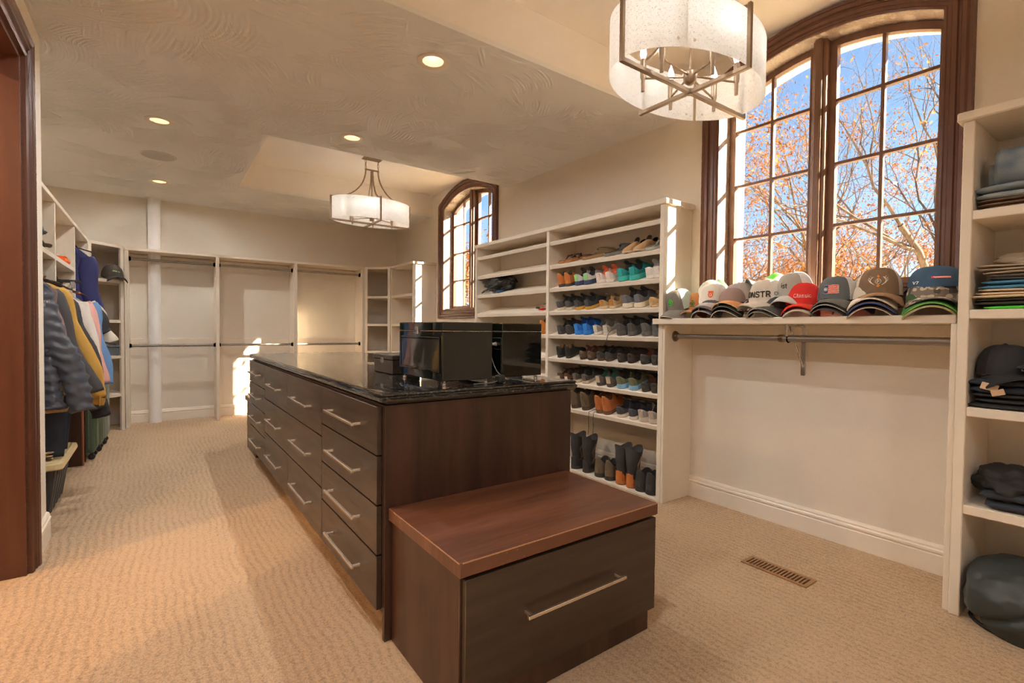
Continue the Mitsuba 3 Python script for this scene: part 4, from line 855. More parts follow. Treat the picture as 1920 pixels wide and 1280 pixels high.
# antler cap
def antler():
    w, A = [], []
    for s in (-1, 1):
        main = tube([(s * (.013 + .014 * math.sin(q * PI)) + s * .006 * q, -.016 + .036 * q, .001) for q in np.linspace(0, 1, 10)], .0014, 5)
        tines = [tube([(s * (.013 + .014 * math.sin(q * PI) + .006 * q), -.016 + .036 * q, .001), (s * (.024 + .016 * math.sin(q * PI)), -.010 + .040 * q, .001)], .0012, 5) for q in (.12, .3, .48, .66, .84)]
        A += [main, *tines]
    o = join(flat(Point(0, .021).buffer(.0052)), flat(Polygon([(-.004, .019), (.004, .019), (0, .031)])), flat(Point(0, -.019).buffer(.0062)))
    c = flat(Point(0, 0).buffer(.0115).difference(Point(0, 0).buffer(.0098)))
    return [('white_antlers', wrap(join(*A, c, mv(text('P', .012), (0, -.006, 0))), .0, .058), (230, 220, 206)), ('orange_acorns', wrap(o, .0, .058), (226, 138, 46))]
cap('brown cap with white antler emblem and orange acorns, cream mesh back', 2.872, .915, HZ + .052, 3.42, (122, 100, 78), (206, 192, 172), (152, 120, 92), (134, 106, 82), s=1.10, emblem=antler())
stack(3, 'the brown antler cap', 2.868, .930, HZ - .004, 3.36, [('lowest cream-edged cap', (60, 56, 58), (72, 64, 62), (206, 192, 168)), ('blue edged cap', (70, 62, 62), (86, 74, 72), (60, 84, 160)), ('ivory cap', (214, 206, 192), (222, 214, 200), (222, 214, 200))], s=1.08, dz=.021)
# navy cap over camouflage
cap('camouflage patterned cap with a white slash, under the navy cap', 2.872, .705, HZ + .026, 3.42, 'mat_camo', 'mat_camo', 'mat_camo', (60, 56, 54), s=1.12, squash=.72, emblem=[('white_slash', wrap(flat(Polygon([(-.012, -.01), (-.004, -.01), (.014, .016), (.006, .016)])), .15, .056), (222, 216, 208))])
stack(2, 'the camouflage cap', 2.866, .715, HZ - .006, 3.42, [('lowest tan green cap', (70, 76, 56), (150, 150, 104), (176, 170, 132)), ('bright green edged cap', (60, 92, 58), (72, 130, 64), (126, 190, 96))], s=1.10, dz=.016)
cap('navy blue cap worn backwards on top, red patch and small white letters', 2.876, .700, HZ + .082, .55, (50, 78, 106), (54, 84, 112), (48, 74, 102), (60, 90, 118), s=1.12, squash=.70, pitch=-.04, emblem=[('white_letters', wrap(text('V7', .016), 2.05, .016), (232, 232, 228)), ('red_patch', wrap(flat(sbox(-.034, -.006, .034, .006)), 3.0, .052), (206, 70, 84)), ('pale_strip', wrap(flat(sbox(-.026, -.003, .03, .003)), 3.0, .052, .0026), (236, 214, 206))])
# ---------------------------------------------------------------- folded clothes at the right
def folded(w, d, h, layers, seed, amp=.006, taper=.03):
    """a folded garment: layers with rounded fronts; local x = depth, y = width"""
    out = []
    for i in range(layers):
        t = h / layers; z0 = i * t
        an = np.linspace(0, 2 * PI, 41)[:-1]
        nl = 15; rings = []
        r2 = np.random.default_rng(seed * 31 + i)
        ox, dw = r2.uniform(-.008, .008), r2.uniform(-taper, taper) * .5
        for q in np.linspace(-1, 1, nl):
            e = np.clip(1 - abs(q) ** 10, .05, 1) ** .35
            cx = np.sign(np.cos(an)) * abs(np.cos(an)) ** .35 * (d / 2) * (.92 + .08 * e); cz = np.sign(np.sin(an)) * abs(np.sin(an)) ** .75 * (t / 2) * 1.02 * e
            rings.append(np.stack([cx + ox, np.full(40, q * (w / 2 + dw)), z0 + t / 2 + cz], 1))
        v, f = loft(rings)
        v = v + (meshkit.fbm(v * 9 + seed * 3.7 + i * 5, 3, seed) - .5)[:, None] * np.array([1, .6, 1.2]) * amp * 2
        v[:, 2] = np.maximum(v[:, 2], z0 * .9 if i else 0)
        out.append((v, f))
    return out
def pile(items, z, x=2.875, y=.33):
    for nm, label, cat, m, w, d, h, n, seed, dx, dy, rz in items:
        k = thing(nm, label, cat)
        for L in folded(w, d, h, n, seed): part(k, 'fold', mv(L, (x + dx, y + dy, z), rz), m, True)
        z += h * .97
    return z
DL, DD = MATS['denim_light'], MATS['denim_dark']
zt = pile([('folded_trousers', 'brown and grey folded trousers at the bottom of the top pile', 'trousers', C(112, 88, 70), .36, .31, .040, 3, 1, -.01, 0, 0),
           ('folded_jeans', 'dark blue folded jeans under the rolled pair', 'jeans', DL, .36, .32, .058, 2, 2, -.015, .0, .0)], CZ[0] + .0005, y=.352)
k = thing('rolled_jeans', 'thick roll of faded blue jeans on the top shelf at the right edge', 'jeans')
an = np.linspace(0, 2 * PI, 49)[:-1]
rings = []
for q in np.linspace(0, 1, 25):
    rr = .082 * (.90 + .10 * np.clip(1 - abs(2 * q - 1) ** 8, 0, 1)) * (1 + .05 * np.sin(3 * an + 2))
    rings.append(np.stack([rr * np.cos(an) * 1.25, np.full(48, -.21 + .42 * q), rr * np.sin(an) * .95], 1))
v, f = loft(rings); v = v + (meshkit.fbm(v * 14, 3, 5) - .5)[:, None] * .018
part(k, 'roll', mv((v, f), (2.825, .285, zt + .078), .06), DL, True)
part(k, 'seam', mv(tube([(-.106 * math.cos(a) * 1.0, .12, .083 * math.sin(a)) for a in np.linspace(-1.1, 1.2, 16)], .0035, 6), (2.825, .285, zt + .078), .06), C(150, 156, 158), True)
part(k, 'inner_roll', mv(bar((0, 0, 0), (0, .06, 0), .058, 20), (2.86, .465, zt + .056), .12), DL, 40)
pile([('folded_shirt', 'bright green folded shirt at the bottom of the middle pile', 'shirt', C(84, 200, 62), .38, .33, .016, 1, 11, -.014, -.01, 0),
      ('folded_shirt', 'charcoal folded shirt above the bright green one', 'shirt', C(74, 68, 68), .41, .32, .032, 2, 12, -.004, .004, 0),
      ('folded_shirt', 'cream folded shirt with soft creases in the middle pile', 'shirt', C(226, 206, 178), .41, .32, .034, 3, 13, -.02, .002, .02),
      ('folded_shirt', 'blue chambray folded shirt in the middle pile', 'shirt', C(74, 128, 160), .40, .32, .036, 2, 14, -.014, -.01, -.03),
      ('folded_trousers', 'grey folded trousers above the blue shirt', 'trousers', C(104, 98, 92), .38, .31, .028, 2, 15, -.004, -.008, 0),
      ('folded_trousers', 'beige linen folded trousers on top of the middle pile', 'trousers', C(178, 162, 142), .39, .32, .034, 3, 16, -.02, .0, .02)], CZ[1] + .0005, y=.325)
solo('crumpled_trousers', crumple((2.88, .30, CZ[1] + .200), (.13, .19, .055), .2, 23, .42, 2.5, .5), C(168, 152, 134), 'crumpled khaki linen trousers heaped at the very top of the middle pile', 'trousers', None, True)
zt = pile([('folded_jeans', 'black folded jeans at the bottom of the dark pile', 'jeans', C(40, 40, 42), .40, .32, .062, 3, 21, -.014, .0, 0),
           ('folded_jeans', 'dark grey folded jeans with leather tags in the dark pile', 'jeans', DD, .40, .32, .060, 2, 22, -.02, .0, .02)], CZ[2] + .0005, y=.335)
k = 'folded_jeans_002'
part(k, 'leather_tag', mv(box(-.002, .001, -.026, .026, -.014, .014, .002), (2.686, .475, zt - .030), .05, 0, .25), C(206, 176, 146, .7), label='pale leather tag')
part(k, 'leather_tag', mv(box(-.002, .001, -.02, .02, -.012, .012, .002), (2.684, .450, zt - .050), .05, 0, -.3), C(198, 166, 136, .7))
solo('folded_jeans', mv(join(*folded(.22, .28, .060, 3, 31)), (2.83, .285, zt), .06), DD, 'charcoal folded jeans at the top right of the dark pile', 'jeans', None, True)
cap('black cap with small white badge resting on the dark jeans', 2.82, .455, zt + .016, 3.6, (40, 42, 46), (36, 38, 42), (34, 36, 40), (40, 42, 46), s=1.0, emblem=[('white_badge', wrap(join(flat(sbox(-.008, -.010, .008, .012).difference(sbox(-.004, -.006, .004, .0)))), .3, .03), (226, 216, 196))])
k = thing('folded_jeans', 'faded slate jeans on the lowest shelf at the right edge', 'jeans')
for L in folded(.30, .31, .075, 2, 41): part(k, 'fold', mv(L, (2.845, .335, CZ[3] + .0005), .04), DD, True)
solo('black_jeans', crumple((2.83, .435, CZ[3] + .085), (.13, .105, .075), .3, 9, .42, 1.9, .3), C(32, 32, 34), 'black jeans slumped over the slate pair on the lowest shelf', 'jeans', None, True)
solo('dark_jacket', crumple((2.82, .27, CZ[3] + .115), (.11, .12, .050), .3, 14, .4, 2.4, .4), C(60, 62, 64), 'dark grey denim jacket folded beside the black jeans', 'jacket', None, True)
k = thing('duffel_bag', 'large slumped dark green-black bag on the floor in the right closet', 'bag')
v, f = blob((0, 0, 0), (1, 1, 1), .16, 1.5, 6, .0, 5)
v = np.sign(v) * abs(v) ** .8; v[:, 2] = np.maximum(v[:, 2], -.72)
crease = np.exp(-((v[:, 1] * .7 + v[:, 2] * .7 - .25) / .07) ** 2)
v = v * (1 - .09 * crease)[:, None] + (meshkit.fbm(v * 4, 3, 3) - .5)[:, None] * .05
part(k, 'body', mv((v, f), (2.765, .285, .118), .10, s=(.205, .255, .165)), C(46, 54, 54, .5), True)
part(k, 'base_piping', mv(tube([(.155 * math.cos(a), .235 * math.sin(a), 0) for a in np.linspace(0, 2 * PI, 40)], .007, 6), (2.765, .285, .010), .10), C(24, 26, 27, .5), True)
# ---------------------------------------------------------------- hanging clothes
def garment_parts(W=.23, L=.78, D=.10, sleeve=.60, flare=.10, sl_r=.062, hem=1.06, fold=.012, quilt=0., seed=0, slope=.07, short=False, sx0=None, pw=.9):
    """local: x across (right positive), y depth, z down from the neck at 0"""
    na, nz = 56, 44
    an = np.linspace(0, 2 * PI, na + 1)[:-1]
    rings = []
    zs = np.concatenate([np.linspace(0, -.10, 10), np.linspace(-.12, -L, nz)])
    for z in zs:
        q = -z
        w = np.interp(q, [0, .012, .04, slope + .03, .22, .5 * L, L], [.055, .075, W * .62, W * .97, W * .92, W * .96, W * hem])
        d = np.interp(q, [0, .03, .12, .3, L], [.035, .05, D * .62, D * .85, D])
        e = .75
        x = w * np.sign(np.cos(an)) * abs(np.cos(an)) ** e; y = d / 2 * np.sign(np.sin(an)) * abs(np.sin(an)) ** .9
        y = y * (1 + .35 * np.sin(x * 32 + seed) * np.clip((q - .15) / .3, 0, 1) * fold / .012)
        zz = np.full(na, z) + (0.0 if q > .1 else -np.clip(abs(x) - .05, 0, 1) * .12 * (1 - q / .1))
        rings.append(np.stack([x, y, zz], 1))
    body = loft(rings)
    def disp(m, s):
        v, f = m; n = trimesh.Trimesh(v, f, process=False).vertex_normals
        a = (meshkit.fbm(v * [9, 9, 6] + s * 7.7 + 20, 3, s) - .5) * fold * 1.6
        if quilt:
            zz = v[:, 2] + .012 * np.sin(v[:, 0] * 40 + s) + .03 * (meshkit.noise(v * 8 + 40, s) - .5)
            a = a + quilt * (abs(np.sin(zz * PI / .062)) ** .6 - .5) + quilt * .9 * (meshkit.fbm(v * 26 + 9, 2, s) - .5)
        return v + n * a[:, None], f
    out = [('body', disp(body, seed))]
    for s in (-1, 1):
        q = np.linspace(0, 1, 34)
        cx = s * ((W * .86 if sx0 is None else sx0) + flare * q ** pw + .012 * np.sin(q * 9 + seed)); cz = -slope - .02 - sleeve * q; cy = -.012 * np.sin(q * 3) - .015 * q
        r = sl_r * (1.12 - .30 * q) * np.where(q < .06, .8 + q * 3.3, 1)
        if short: r = sl_r * (1.1 + .25 * q)
        P = np.stack([cx, cy, cz], 1)
        t = np.gradient(P, axis=0); t /= np.linalg.norm(t, axis=1, keepdims=True)
        a = np.cross(t, [0, 1, 0]); a /= np.linalg.norm(a, axis=1, keepdims=True)
        g = np.linspace(0, 2 * PI, 29)[:-1]
        R = [P[i] + r[i] * (np.cos(g)[:, None] * a[i] + .62 * np.sin(g)[:, None] * np.array([0, 1, 0])) for i in range(34)]
        out.append(('sleeve', disp(loft(R), seed + (3 if s > 0 else 5))))
    return out
def hanger(k, y, z, m, x=-.68, W=.20, th=.006):
    h = part(k, 'hanger', tube([(x + W * s, y, z - .055 - .06 * abs(s)) for s in np.linspace(-1, 1, 13)], th, 8), m, 40, label='clothes hanger')
    an = np.linspace(-1.2, 3.6, 16)
    part(h, 'hook', tube([(x, y, z - .055), (x, y, z - .03), *[(x + .020 * math.cos(a + 0) * 1.0, y, z + .019 - .0 + .020 * math.sin(a)) for a in an]], .0022, 6), MATS['nickel'], True)
def garment(name, label, cat, y, m, ztop=1.475, x=-.68, hang=None, hz=1.53, extra=None, m2=None, **kw):
    k = thing(name, label, cat)
    for nm, me in garment_parts(**kw): part(k, nm, mv(me, (x, y, ztop)), (m2 if m2 and nm == 'sleeve' else m), True)
    hanger(k, y, hz, hang or C(60, 44, 34, .4), x)
    if extra: extra(k, x, y, ztop)
    return k
PUFF = C(80, 84, 95, .38, sheen=.4)
def puffx(k, x, y, z):
    for i, w in enumerate(('THE', 'NORTH', 'FACE')):
        m = text(w, .013, True, .0015, False)
        part(k, 'chest_letters', mv((m[0][:, [0, 2, 1]] * [1, -1, 1], m[1]), (x + .090, y - .066, z - .155 - .019 * i)), C(214, 214, 210), label='white embroidered letters')
    part(k, 'zip', box(x - .003, x + .003, y - .066, y - .060, z - .72, z - .10, .001), C(40, 40, 44))
    part(k, 'collar', mv(lathe([(.064, -.02), (.070, .03), (.062, .055), (.054, .05), (.056, -.02)], 28), (x, y, z - .005), s=(1.1, .75, 1)), PUFF, 40)
    part(k, 'hem_band', mv(tube([(x + .213 * math.cos(a), y + .062 * math.sin(a), z - .795) for a in np.linspace(0, 2 * PI, 40)], .013, 6), (0, 0, 0)), C(66, 68, 76, .6), True)
garment('puffer_jacket', 'blue-grey quilted puffer jacket hanging nearest the doorway', 'jacket', 3.99, PUFF, ztop=1.47, W=.17, hem=1.25, L=.80, D=.125, sleeve=.74, flare=.24, sx0=.066, sl_r=.075, quilt=.022, seed=2, extra=puffx, x=-.665)
garment('shirt', 'mauve grey shirt just behind the puffer jacket', 'shirt', 4.155, C(136, 112, 108), ztop=1.475, W=.18, L=.72, D=.05, sleeve=.56, flare=.12, sx0=.10, sl_r=.05, seed=4)
garment('jacket', 'charcoal jacket behind the puffer jacket, cuff hanging low', 'jacket', 4.255, C(72, 70, 72), ztop=1.475, W=.18, L=.80, D=.07, sleeve=.66, flare=.215, sx0=.112, pw=1.3, sl_r=.07, seed=6)
def yelx(k, x, y, z):
    part(k, 'collar', mv(lathe([(.058, -.02), (.070, .02), (.082, .0), (.072, -.03)], 28), (x, y, z + .005), s=(1.15, .8, 1)), C(112, 92, 46), 40, label='olive corduroy collar')
    part(k, 'placket', box(x - .012, x + .012, y - .050, y - .044, z - .74, z - .06, .001), C(186, 142, 60))
    part(k, 'sleeve_lining', mv(lathe([(.050, 0), (.052, -.05), (.047, -.05)], 20), (x + .34, y - .02, z - .80), ry=.25, s=(1, .65, 1)), C(176, 128, 50), 40)
    part(k, 'zip_pull', box(x + .355, x + .363, y - .06, y - .054, z - .86, z - .79, .001), C(196, 160, 80))
garment('work_jacket', 'mustard yellow canvas work jacket with olive collar', 'jacket', 4.40, C(196, 152, 68), ztop=1.48, W=.20, L=.78, D=.08, sleeve=.72, flare=.240, sx0=.11, pw=.85, sl_r=.070, seed=8, extra=yelx)
garment('jacket', 'dark olive jacket with yellow lining showing at the hem behind the mustard one', 'jacket', 4.53, C(70, 66, 60), ztop=1.475, W=.20, L=.80, D=.07, sleeve=.80, flare=.235, sx0=.108, pw=.9, sl_r=.062, seed=10)
garment('jacket', 'puffy black jacket low behind the mustard one', 'jacket', 4.61, C(46, 47, 49), ztop=1.44, W=.20, L=.88, D=.06, sleeve=.84, flare=.24, sx0=.10, sl_r=.07, seed=12, quilt=.006)
# second bay
k = thing('trousers', 'beige trousers on a black clip hanger beside the closet divider', 'trousers')
part(k, 'cloth', mv(loft([[(.16 * (1 - .1 * q) * math.cos(a), .022 * math.sin(a) * (1 + .5 * math.sin(6 * a)), -.04 - .75 * q) for a in np.linspace(0, 2 * PI, 33)[:-1]] for q in np.linspace(0, 1, 14)]), (-.66, 4.80, 1.50)), C(196, 180, 160), True)
h = part(k, 'hanger', box(-.86, -.45, 4.792, 4.808, 1.475, 1.497, .004), C(34, 34, 34, .4), label='black clip hanger')
for x in (-.80, -.66, -.50): part(h, 'clip', box(x - .014, x + .014, 4.783, 4.817, 1.435, 1.485, .004), MATS['chrome'])
part(h, 'hook', tube([(-.66, 4.80, 1.497), (-.66, 4.80, 1.52), *[(-.66 + .018 * math.cos(a), 4.80, 1.548 + .018 * math.sin(a)) for a in np.linspace(-1.2, 3.4, 14)]], .0022, 6), MATS['chrome'], True)
garment('vest', 'charcoal vest with pointed hem hanging before the white shirt', 'vest', 4.93, C(66, 64, 66), ztop=1.435, W=.20, L=.66, D=.05, sleeve=.55, flare=.19, sx0=.12, sl_r=.05, seed=14)
garment('shirt', 'white dress shirt on an orange hanger', 'shirt', 5.05, C(232, 222, 212), ztop=1.435, W=.22, L=.74, D=.05, sleeve=.62, flare=.10, sx0=.195, sl_r=.055, seed=16, hang=C(232, 112, 40, .4))
garment('shirt', 'pink dress shirt behind the white shirt', 'shirt', 5.15, C(222, 170, 162), ztop=1.435, W=.225, L=.76, D=.05, sleeve=.64, flare=.10, sx0=.212, sl_r=.055, seed=18)
garment('shirt', 'light blue dress shirt behind the pink shirt', 'shirt', 5.26, C(108, 148, 196), ztop=1.435, W=.23, L=.76, D=.05, sleeve=.66, flare=.12, sx0=.222, sl_r=.058, seed=20)
garment('tee_shirt', 'dark tee shirt behind the light blue shirt', 'tee shirt', 5.36, C(52, 54, 58), ztop=1.435, W=.23, L=.70, D=.045, sleeve=.26, flare=.08, sx0=.225, sl_r=.055, seed=22, short=True)
def teex(k, x, y, z):
    for i, c in enumerate(((60, 62, 64), (236, 232, 222), (60, 62, 64))): pass
    part(k, 'sleeve_stripe', mv(lathe([(.074, 0), (.0755, -.010), (.075, -.012)], 28), (x + .322, y - .018, z - .405), ry=.33, s=(1, .65, 1)), C(60, 66, 62), True)
garment('tee_shirt', 'cream tee shirt with dark stripe on its sleeve edge', 'tee shirt', 5.45, C(216, 206, 190), ztop=1.435, W=.235, L=.72, D=.045, sleeve=.33, flare=.115, sx0=.215, sl_r=.055, seed=24, short=True, extra=teex)
# third bay: blazer
def blz(k, x, y, z):
    for s in (-1, 1): part(k, 'lapel', mv(prism(Polygon([(0, 0), (.055 * s, .0), (.085 * s, -.10), (.01 * s, -.36)]), .005, 'xz'), (x + .012 * s, y - .048, z - .03), rx=.03), C(52, 56, 104), label='notched lapel')
garment('blazer', 'navy blue blazer hanging high in the third bay', 'blazer', 6.00, C(52, 56, 108), ztop=1.885, W=.18, L=.86, D=.09, sleeve=.70, flare=.10, sx0=.118, sl_r=.068, fold=.008, seed=26, x=-.66, hz=1.95, extra=blz, slope=.075)
# trousers on the low rod, tote, chest, suitcases
k = thing('trousers', 'dark navy trousers folded over a wooden hanger above the storage tote', 'trousers')
part(k, 'cloth', mv(loft([[(.20 * (1 - .12 * q) * math.cos(a), (.030 - .008 * q) * math.sin(a) * (1 + .3 * math.sin(5 * a)), -.02 - .30 * q) for a in np.linspace(0, 2 * PI, 41)[:-1]] for q in np.linspace(0, 1, 12)]), (-.66, 4.16, .66)), C(38, 44, 58), True)
part(k, 'cloth', mv(loft([[(.20 * (1 - .12 * q) * math.cos(a), (.030 - .008 * q) * math.sin(a) * (1 + .3 * math.sin(5 * a)), -.02 - .28 * q) for a in np.linspace(0, 2 * PI, 41)[:-1]] for q in np.linspace(0, 1, 12)]), (-.655, 4.26, .665)), C(44, 52, 68), True)
part(k, 'hanger', mv(box(-.225, .225, -.009, .009, -.016, .016, .005), (-.66, 4.105, .635), ry=-.05), C(196, 160, 112, .45), label='pale wooden hanger bar')
k = thing('storage_tote', 'black storage tote with tan snap lid on the floor of the coat closet', 'storage bin')
def rr(x0, x1, y0, y1, r, z, n=6):
    p = []
    for cx, cy, a0 in ((x1 - r, y1 - r, 0), (x0 + r, y1 - r, PI / 2), (x0 + r, y0 + r, PI), (x1 - r, y0 + r, 3 * PI / 2)):
        p += [(cx + r * math.cos(a0 + q * PI / 2), cy + r * math.sin(a0 + q * PI / 2), z) for q in np.linspace(0, 1, n)]
    return np.array(p)
part(k, 'tub', loft([rr(-.89, -.545, 4.04, 4.60, .03, .004), rr(-.895, -.50, 3.995, 4.645, .035, .315)]), C(50, 50, 52, .5), 40)
for i in range(5):
    y = 4.10 + i * .105
    part(k, 'rib', loft([rr(-.556, -.538, y, y + .022, .004, .01), rr(-.512, -.492, y - .002 + (i - 2) * .009, y + .022 + (i - 2) * .009, .004, .312)]), C(92, 90, 88, .45), 40)
part(k, 'lid', loft([rr(-.91, -.470, 3.965, 4.675, .04, .296), rr(-.915, -.466, 3.96, 4.68, .04, .302), rr(-.91, -.470, 3.965, 4.675, .04, .330), rr(-.89, -.49, 3.99, 4.655, .035, .336), rr(-.885, -.50, 4.0, 4.645, .03, .328)]), C(206, 184, 138, .5), 40, label='tan snap lid')
solo('camouflage_cloth', mv(join(*folded(.36, .28, .05, 3, 51, amp=.012)), (-.68, 4.26, .330), .1), 'mat_camo_tan', 'tan camouflage cloth folded on the tote lid', 'cloth', None, True)
def camot(p, n, uv):
    a = noise(p.x * 26, p.y * 26, p.z * 40); b = noise(p.x * 20 + 9, p.y * 20, p.z * 30)
    return mix(mix(L3(212, 192, 146), L3(150, 124, 88), smoothstep(.5, .54, a)), L3(92, 76, 60), smoothstep(.64, .67, b))
mat('camo_tan', pr(proc(camot), .9))
k = thing('wooden_chest', 'low reddish wooden chest panel between the tote and the suitcases', 'chest')
part(k, 'side_panel', box(-.90, -.515, 5.375, 5.395, 0, .50, .001), MATS['espresso_panel'])
part(k, 'front_edge', box(-.515, -.502, 5.373, 5.397, 0, .50, .002), C(150, 92, 64, .45), label='orange-brown front edge')
part(k, 'top', box(-.90, -.502, 5.375, 5.52, .50, .52, .002), MATS['espresso_panel'])
part(k, 'far_panel', box(-.90, -.502, 5.50, 5.52, 0, .50, .002), MATS['espresso_panel'])
def suitcase(x1, y0, y1, label, c, ribs=9):
    k = thing('suitcase', label, 'suitcase', 'suitcases in the coat closet')
    part(k, 'shell', loft([rr(-.86, x1 - .012, y0 + .01, y1 - .01, .03, .062), rr(-.865, x1, y0, y1, .035, .085), rr(-.865, x1, y0, y1, .035, .60), rr(-.86, x1 - .012, y0 + .01, y1 - .01, .03, .62)]), C(*c, .35), 40)
    for i in range(ribs):
        y = y0 + .03 + (y1 - y0 - .06) * i / (ribs - 1)
        part(k, 'rib', box(x1 - .004, x1 + .006, y - .006, y + .006, .10, .59, .003), C(*[min(255, q + 14) for q in c], .35))
    for i in range(6):
        x = x1 - .05 - i * .055
        part(k, 'rib', box(x - .007, x + .007, y0 - .006, y0 + .004, .10, .59, .003), C(*[min(255, q + 14) for q in c], .35))
    part(k, 'seam', box(x1 - .19, x1 - .17, y0 - .003, y1 + .003, .07, .61, .003), C(40, 42, 40, .4))
    part(k, 'latch', box(x1 - .205, x1 - .155, y0 - .010, y0 + .002, .40, .50, .004), C(44, 44, 44, .4))
    for x in (x1 - .03, -.83):
        for y in (y0 + .035, y1 - .035):
            w = part(k, 'wheel', mv(lathe([(.0005, -.014), (.020, -.014), (.0245, -.008), (.0245, .008), (.020, .014), (.0005, .014)], 20, 'y'), (x, y, .0255)), C(34, 34, 35, .5), 40)
            part(w, 'fork', box(x - .012, x + .012, y - .019, y + .019, .040, .066, .004), C(40, 40, 41, .45))
suitcase(-.440, 5.56, 5.80, 'dark green ribbed hard-shell suitcase, nearest of the three', (70, 88, 70))
suitcase(-.420, 5.88, 6.10, 'olive grey ribbed suitcase, middle of the three', (92, 104, 88), 7)
suitcase(-.405, 6.20, 6.45, 'pale grey-green suitcase, farthest of the three', (128, 134, 124), 7)
# things on the left shelves
k = thing('rolled_bag', 'rolled grey patterned bag on the upper shelf nearest the doorway', 'bag')
part(k, 'body', mv(blob((0, 0, 0), (.14, .07, .065), .22, 3.0, 17, .0, 4), (-.70, 4.19, 1.745)), C(74, 84, 88), True)
part(k, 'strap', tube([(-.58, 4.15, 1.70), (-.57, 4.19, 1.675), (-.575, 4.26, 1.664), (-.60, 4.32, 1.665)], .007, 6), C(70, 66, 60), True)
cap('small brown cap below the rolled grey bag', -.66, 4.34, 1.665 + .02, -.6, (120, 104, 84), s=.72, squash=.5)
k = thing('toy_truck', 'small orange toy on the second upper shelf of the coat closet', 'toy')
part(k, 'body', box(-.66, -.575, 5.22, 5.42, 1.660, 1.70, .012), C(226, 98, 40, .5))
part(k, 'hood', box(-.65, -.585, 5.26, 5.36, 1.70, 1.715, .006), C(226, 98, 40, .5))
solo('clip', join(box(-.62, -.60, 4.79, 4.83, 1.6575, 1.69, .004), tube([(-.61 + .012 * math.cos(a), 4.81, 1.70 + .012 * math.sin(a)) for a in np.linspace(0, 2 * PI, 14)], .003, 6)), C(96, 84, 74), 'small dark metal clip on the edge of the second upper shelf', 'clip')
cap('dark brown cap with green and white lettering on the corner shelf left of the pipe', -.40, 7.02, 1.6675 + .030, 5.1, (62, 52, 44), (60, 52, 46), (56, 48, 42), s=1.12, emblem=[('green_lettering', wrap(flat(shapely.union_all([sbox(-.034, .0, -.012, .014), sbox(-.008, -.002, .004, .012), sbox(.010, -.004, .032, .004)])), .0, .05), (150, 190, 140))])
solo('small_case', join(box(-.455, -.345, 6.945, 7.10, .8355, .925, .006), box(-.458, -.342, 6.942, 7.103, .926, .945, .006)), C(92, 96, 104), 'small slate grey case on the corner shelf left of the pipe', 'box')
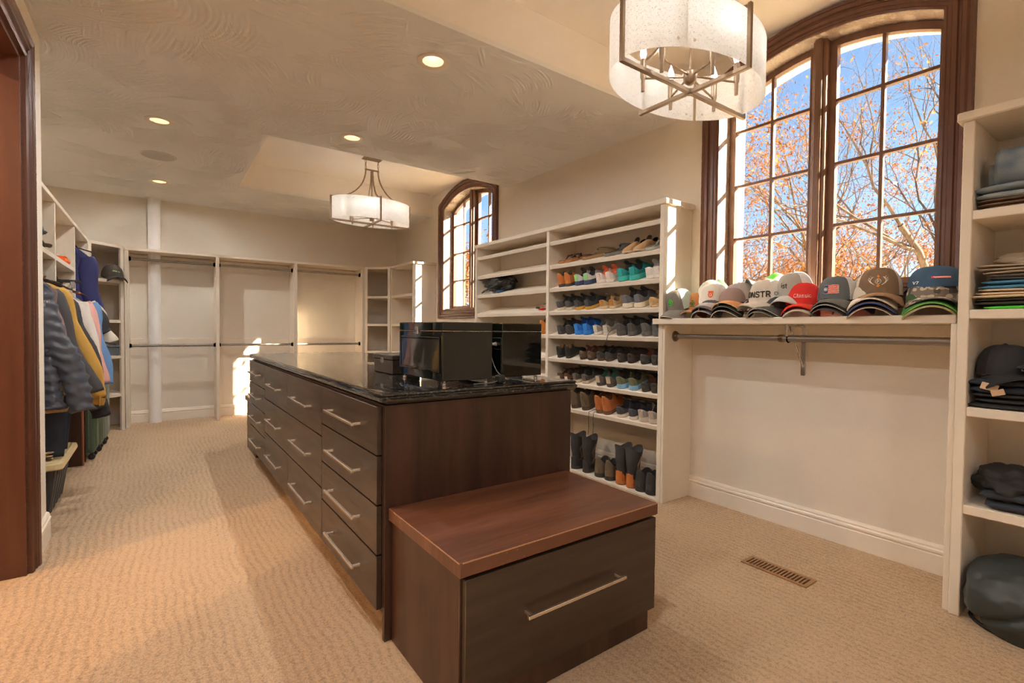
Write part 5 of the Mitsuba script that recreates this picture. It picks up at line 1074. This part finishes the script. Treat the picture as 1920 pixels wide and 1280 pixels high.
# ---------------------------------------------------------------- outdoors
struct('ground', box(-60, 120, -80, 120, -3.6, -3.4, .0005), MATS['lawn'], label='unseen ground below the windows, paled to bounce daylight up')
def tree(base, H, seed, leaf, label, group, r0=.16, spread=.62, depth=6, lsize=.036, dens=1.0, lean=0.):
    r = np.random.default_rng(seed)
    limbs, twigs, tips = [], [], []
    def grow(p, d, L, rad, lv):
        n = 5; pts = [p]; rs = [rad]
        for i in range(n):
            d = d + r.normal(0, .11 + .035 * lv, 3) + [0, 0, .03]; d = d / np.linalg.norm(d)
            pts.append(pts[-1] + d * L / n); rs.append(rad * (1 - .42 * (i + 1) / n))
        (limbs if lv < 3 else twigs).append(tube(pts, np.array(rs), 6 if lv < 2 else (4 if lv < 4 else 3), False))
        if lv >= depth - 1: tips.extend(pts[2:])
        if lv >= depth: return
        kids = 3 if lv in (0, 1) else int(r.integers(2, 4)) if lv < 4 else 2
        for j in range(kids + (2 if lv == 0 else (1 if lv < 4 else 0))):
            q = int(r.integers(2, n + 1)) if j else n
            a = r.uniform(0, 2 * PI); tilt = r.uniform(.35, .85) * spread * (1.25 if j else .5)
            u = np.cross(d, [r.normal(), r.normal(), .3]); u /= np.linalg.norm(u) + 1e-9
            v = np.cross(d, u); nd = d * math.cos(tilt) + (u * math.cos(a) + v * math.sin(a)) * math.sin(tilt)
            grow(pts[q], nd / np.linalg.norm(nd), L * r.uniform(.60, .78), rs[q] * r.uniform(.5, .7), lv + 1)
    k = thing('oak_tree', label, 'tree', group)
    grow(np.array([base[0], base[1], -3.45]), np.array([lean, 0, 1.0]), H * .36, r0, 0)
    part(k, 'branches', join(*limbs), MATS['bark'], True)
    part(k, 'twigs', join(*twigs), MATS['twig'], True, kind='stuff')
    tips = np.array(tips); n = int(len(tips) * leaf * dens * 2.2)
    if n:
        zz = tips[:, 2]; hi = np.quantile(zz, .97); lo = np.quantile(zz, .03)
        wgt = np.clip(1.25 - 1.25 * (zz - lo) / (hi - lo), .02, 1) ** 1.5
        wgt = wgt * np.clip((meshkit.noise(tips * .55 + 30, seed) - .30) * 3, .02, 1)
        c = tips[r.choice(len(tips), n, p=wgt / wgt.sum())] + r.normal(0, .10, (n, 3))
        a = r.normal(0, 1, (n, 3)); a /= np.linalg.norm(a, axis=1, keepdims=True); b = np.cross(a, r.normal(0, 1, (n, 3))); b /= np.linalg.norm(b, axis=1, keepdims=True)
        nn = np.cross(a, b); s = lsize * r.uniform(.6, 1.25, (n, 1))
        v = np.stack([c - a * s, c + b * s * .42 + nn * s * .18, c + a * s, c - b * s * .42 + nn * s * .18], 1).reshape(-1, 3)
        f = np.arange(n)[:, None] * 4 + np.array([[0, 1, 2, 0, 2, 3]]); f = f.reshape(-1, 3)
        t = r.uniform(0, 1, (n, 1)); col = np.where(t < .55, lin((150, 90, 36)), np.where(t < .8, lin((108, 66, 32)), lin((176, 130, 72)))) * r.uniform(.75, 1.2, (n, 1))
        part(k, 'foliage', (v, f), MATS['leaf'], False, kind='stuff', color=np.repeat(np.clip(col, 0, 1), 4, 0), label='rust brown oak leaves')
near = 'oaks standing close outside the big window'
tree((11.5, 7.6), 11.5, 21, .55, 'bare-topped oak with rust leaves seen in the left sash of the big window', near, .17, .60)
tree((14.5, 6.3), 12.5, 5, .80, 'leafy rust brown oak seen behind the centre mullion of the big window', near, .19, .66)
tree((12.5, 3.6), 13.5, 33, .45, 'branching oak seen in the right sash of the big window', near, .20, .62)
WHERE = ['left of the left sash', 'behind the left sash of the big window', 'behind the mullion of the big window', 'low behind the left sash', 'behind the right sash', 'at the left edge of the big window']
far_ = 'woodland oaks beyond the nearest trees'
for i, (x, y, h, s) in enumerate(((20, 13.5, 11, 41), (22, 10.0, 10.5, 42), (21, 6.4, 10.5, 43), (24, 8.3, 11.5, 44), (19, 4.2, 9.5, 45), (17, 10.6, 9.5, 46))):
    tree((x, y), h, s, .75, 'woodland oak farther off, ' + WHERE[i], far_, .17, .75, 5, .065, 1.0)
for i, (x, y, h, s) in enumerate(((9.5, 13.5, 9.5, 51), (11.5, 17.0, 10.5, 52), (14.0, 19.0, 10.5, 53))):
    tree((x, y), h, s, .8, 'rust-leaved oak seen through the far window, ' + ('nearest', 'middle', 'farthest')[i], 'oaks outside the far window', .17, .7, 5, .08, .8)
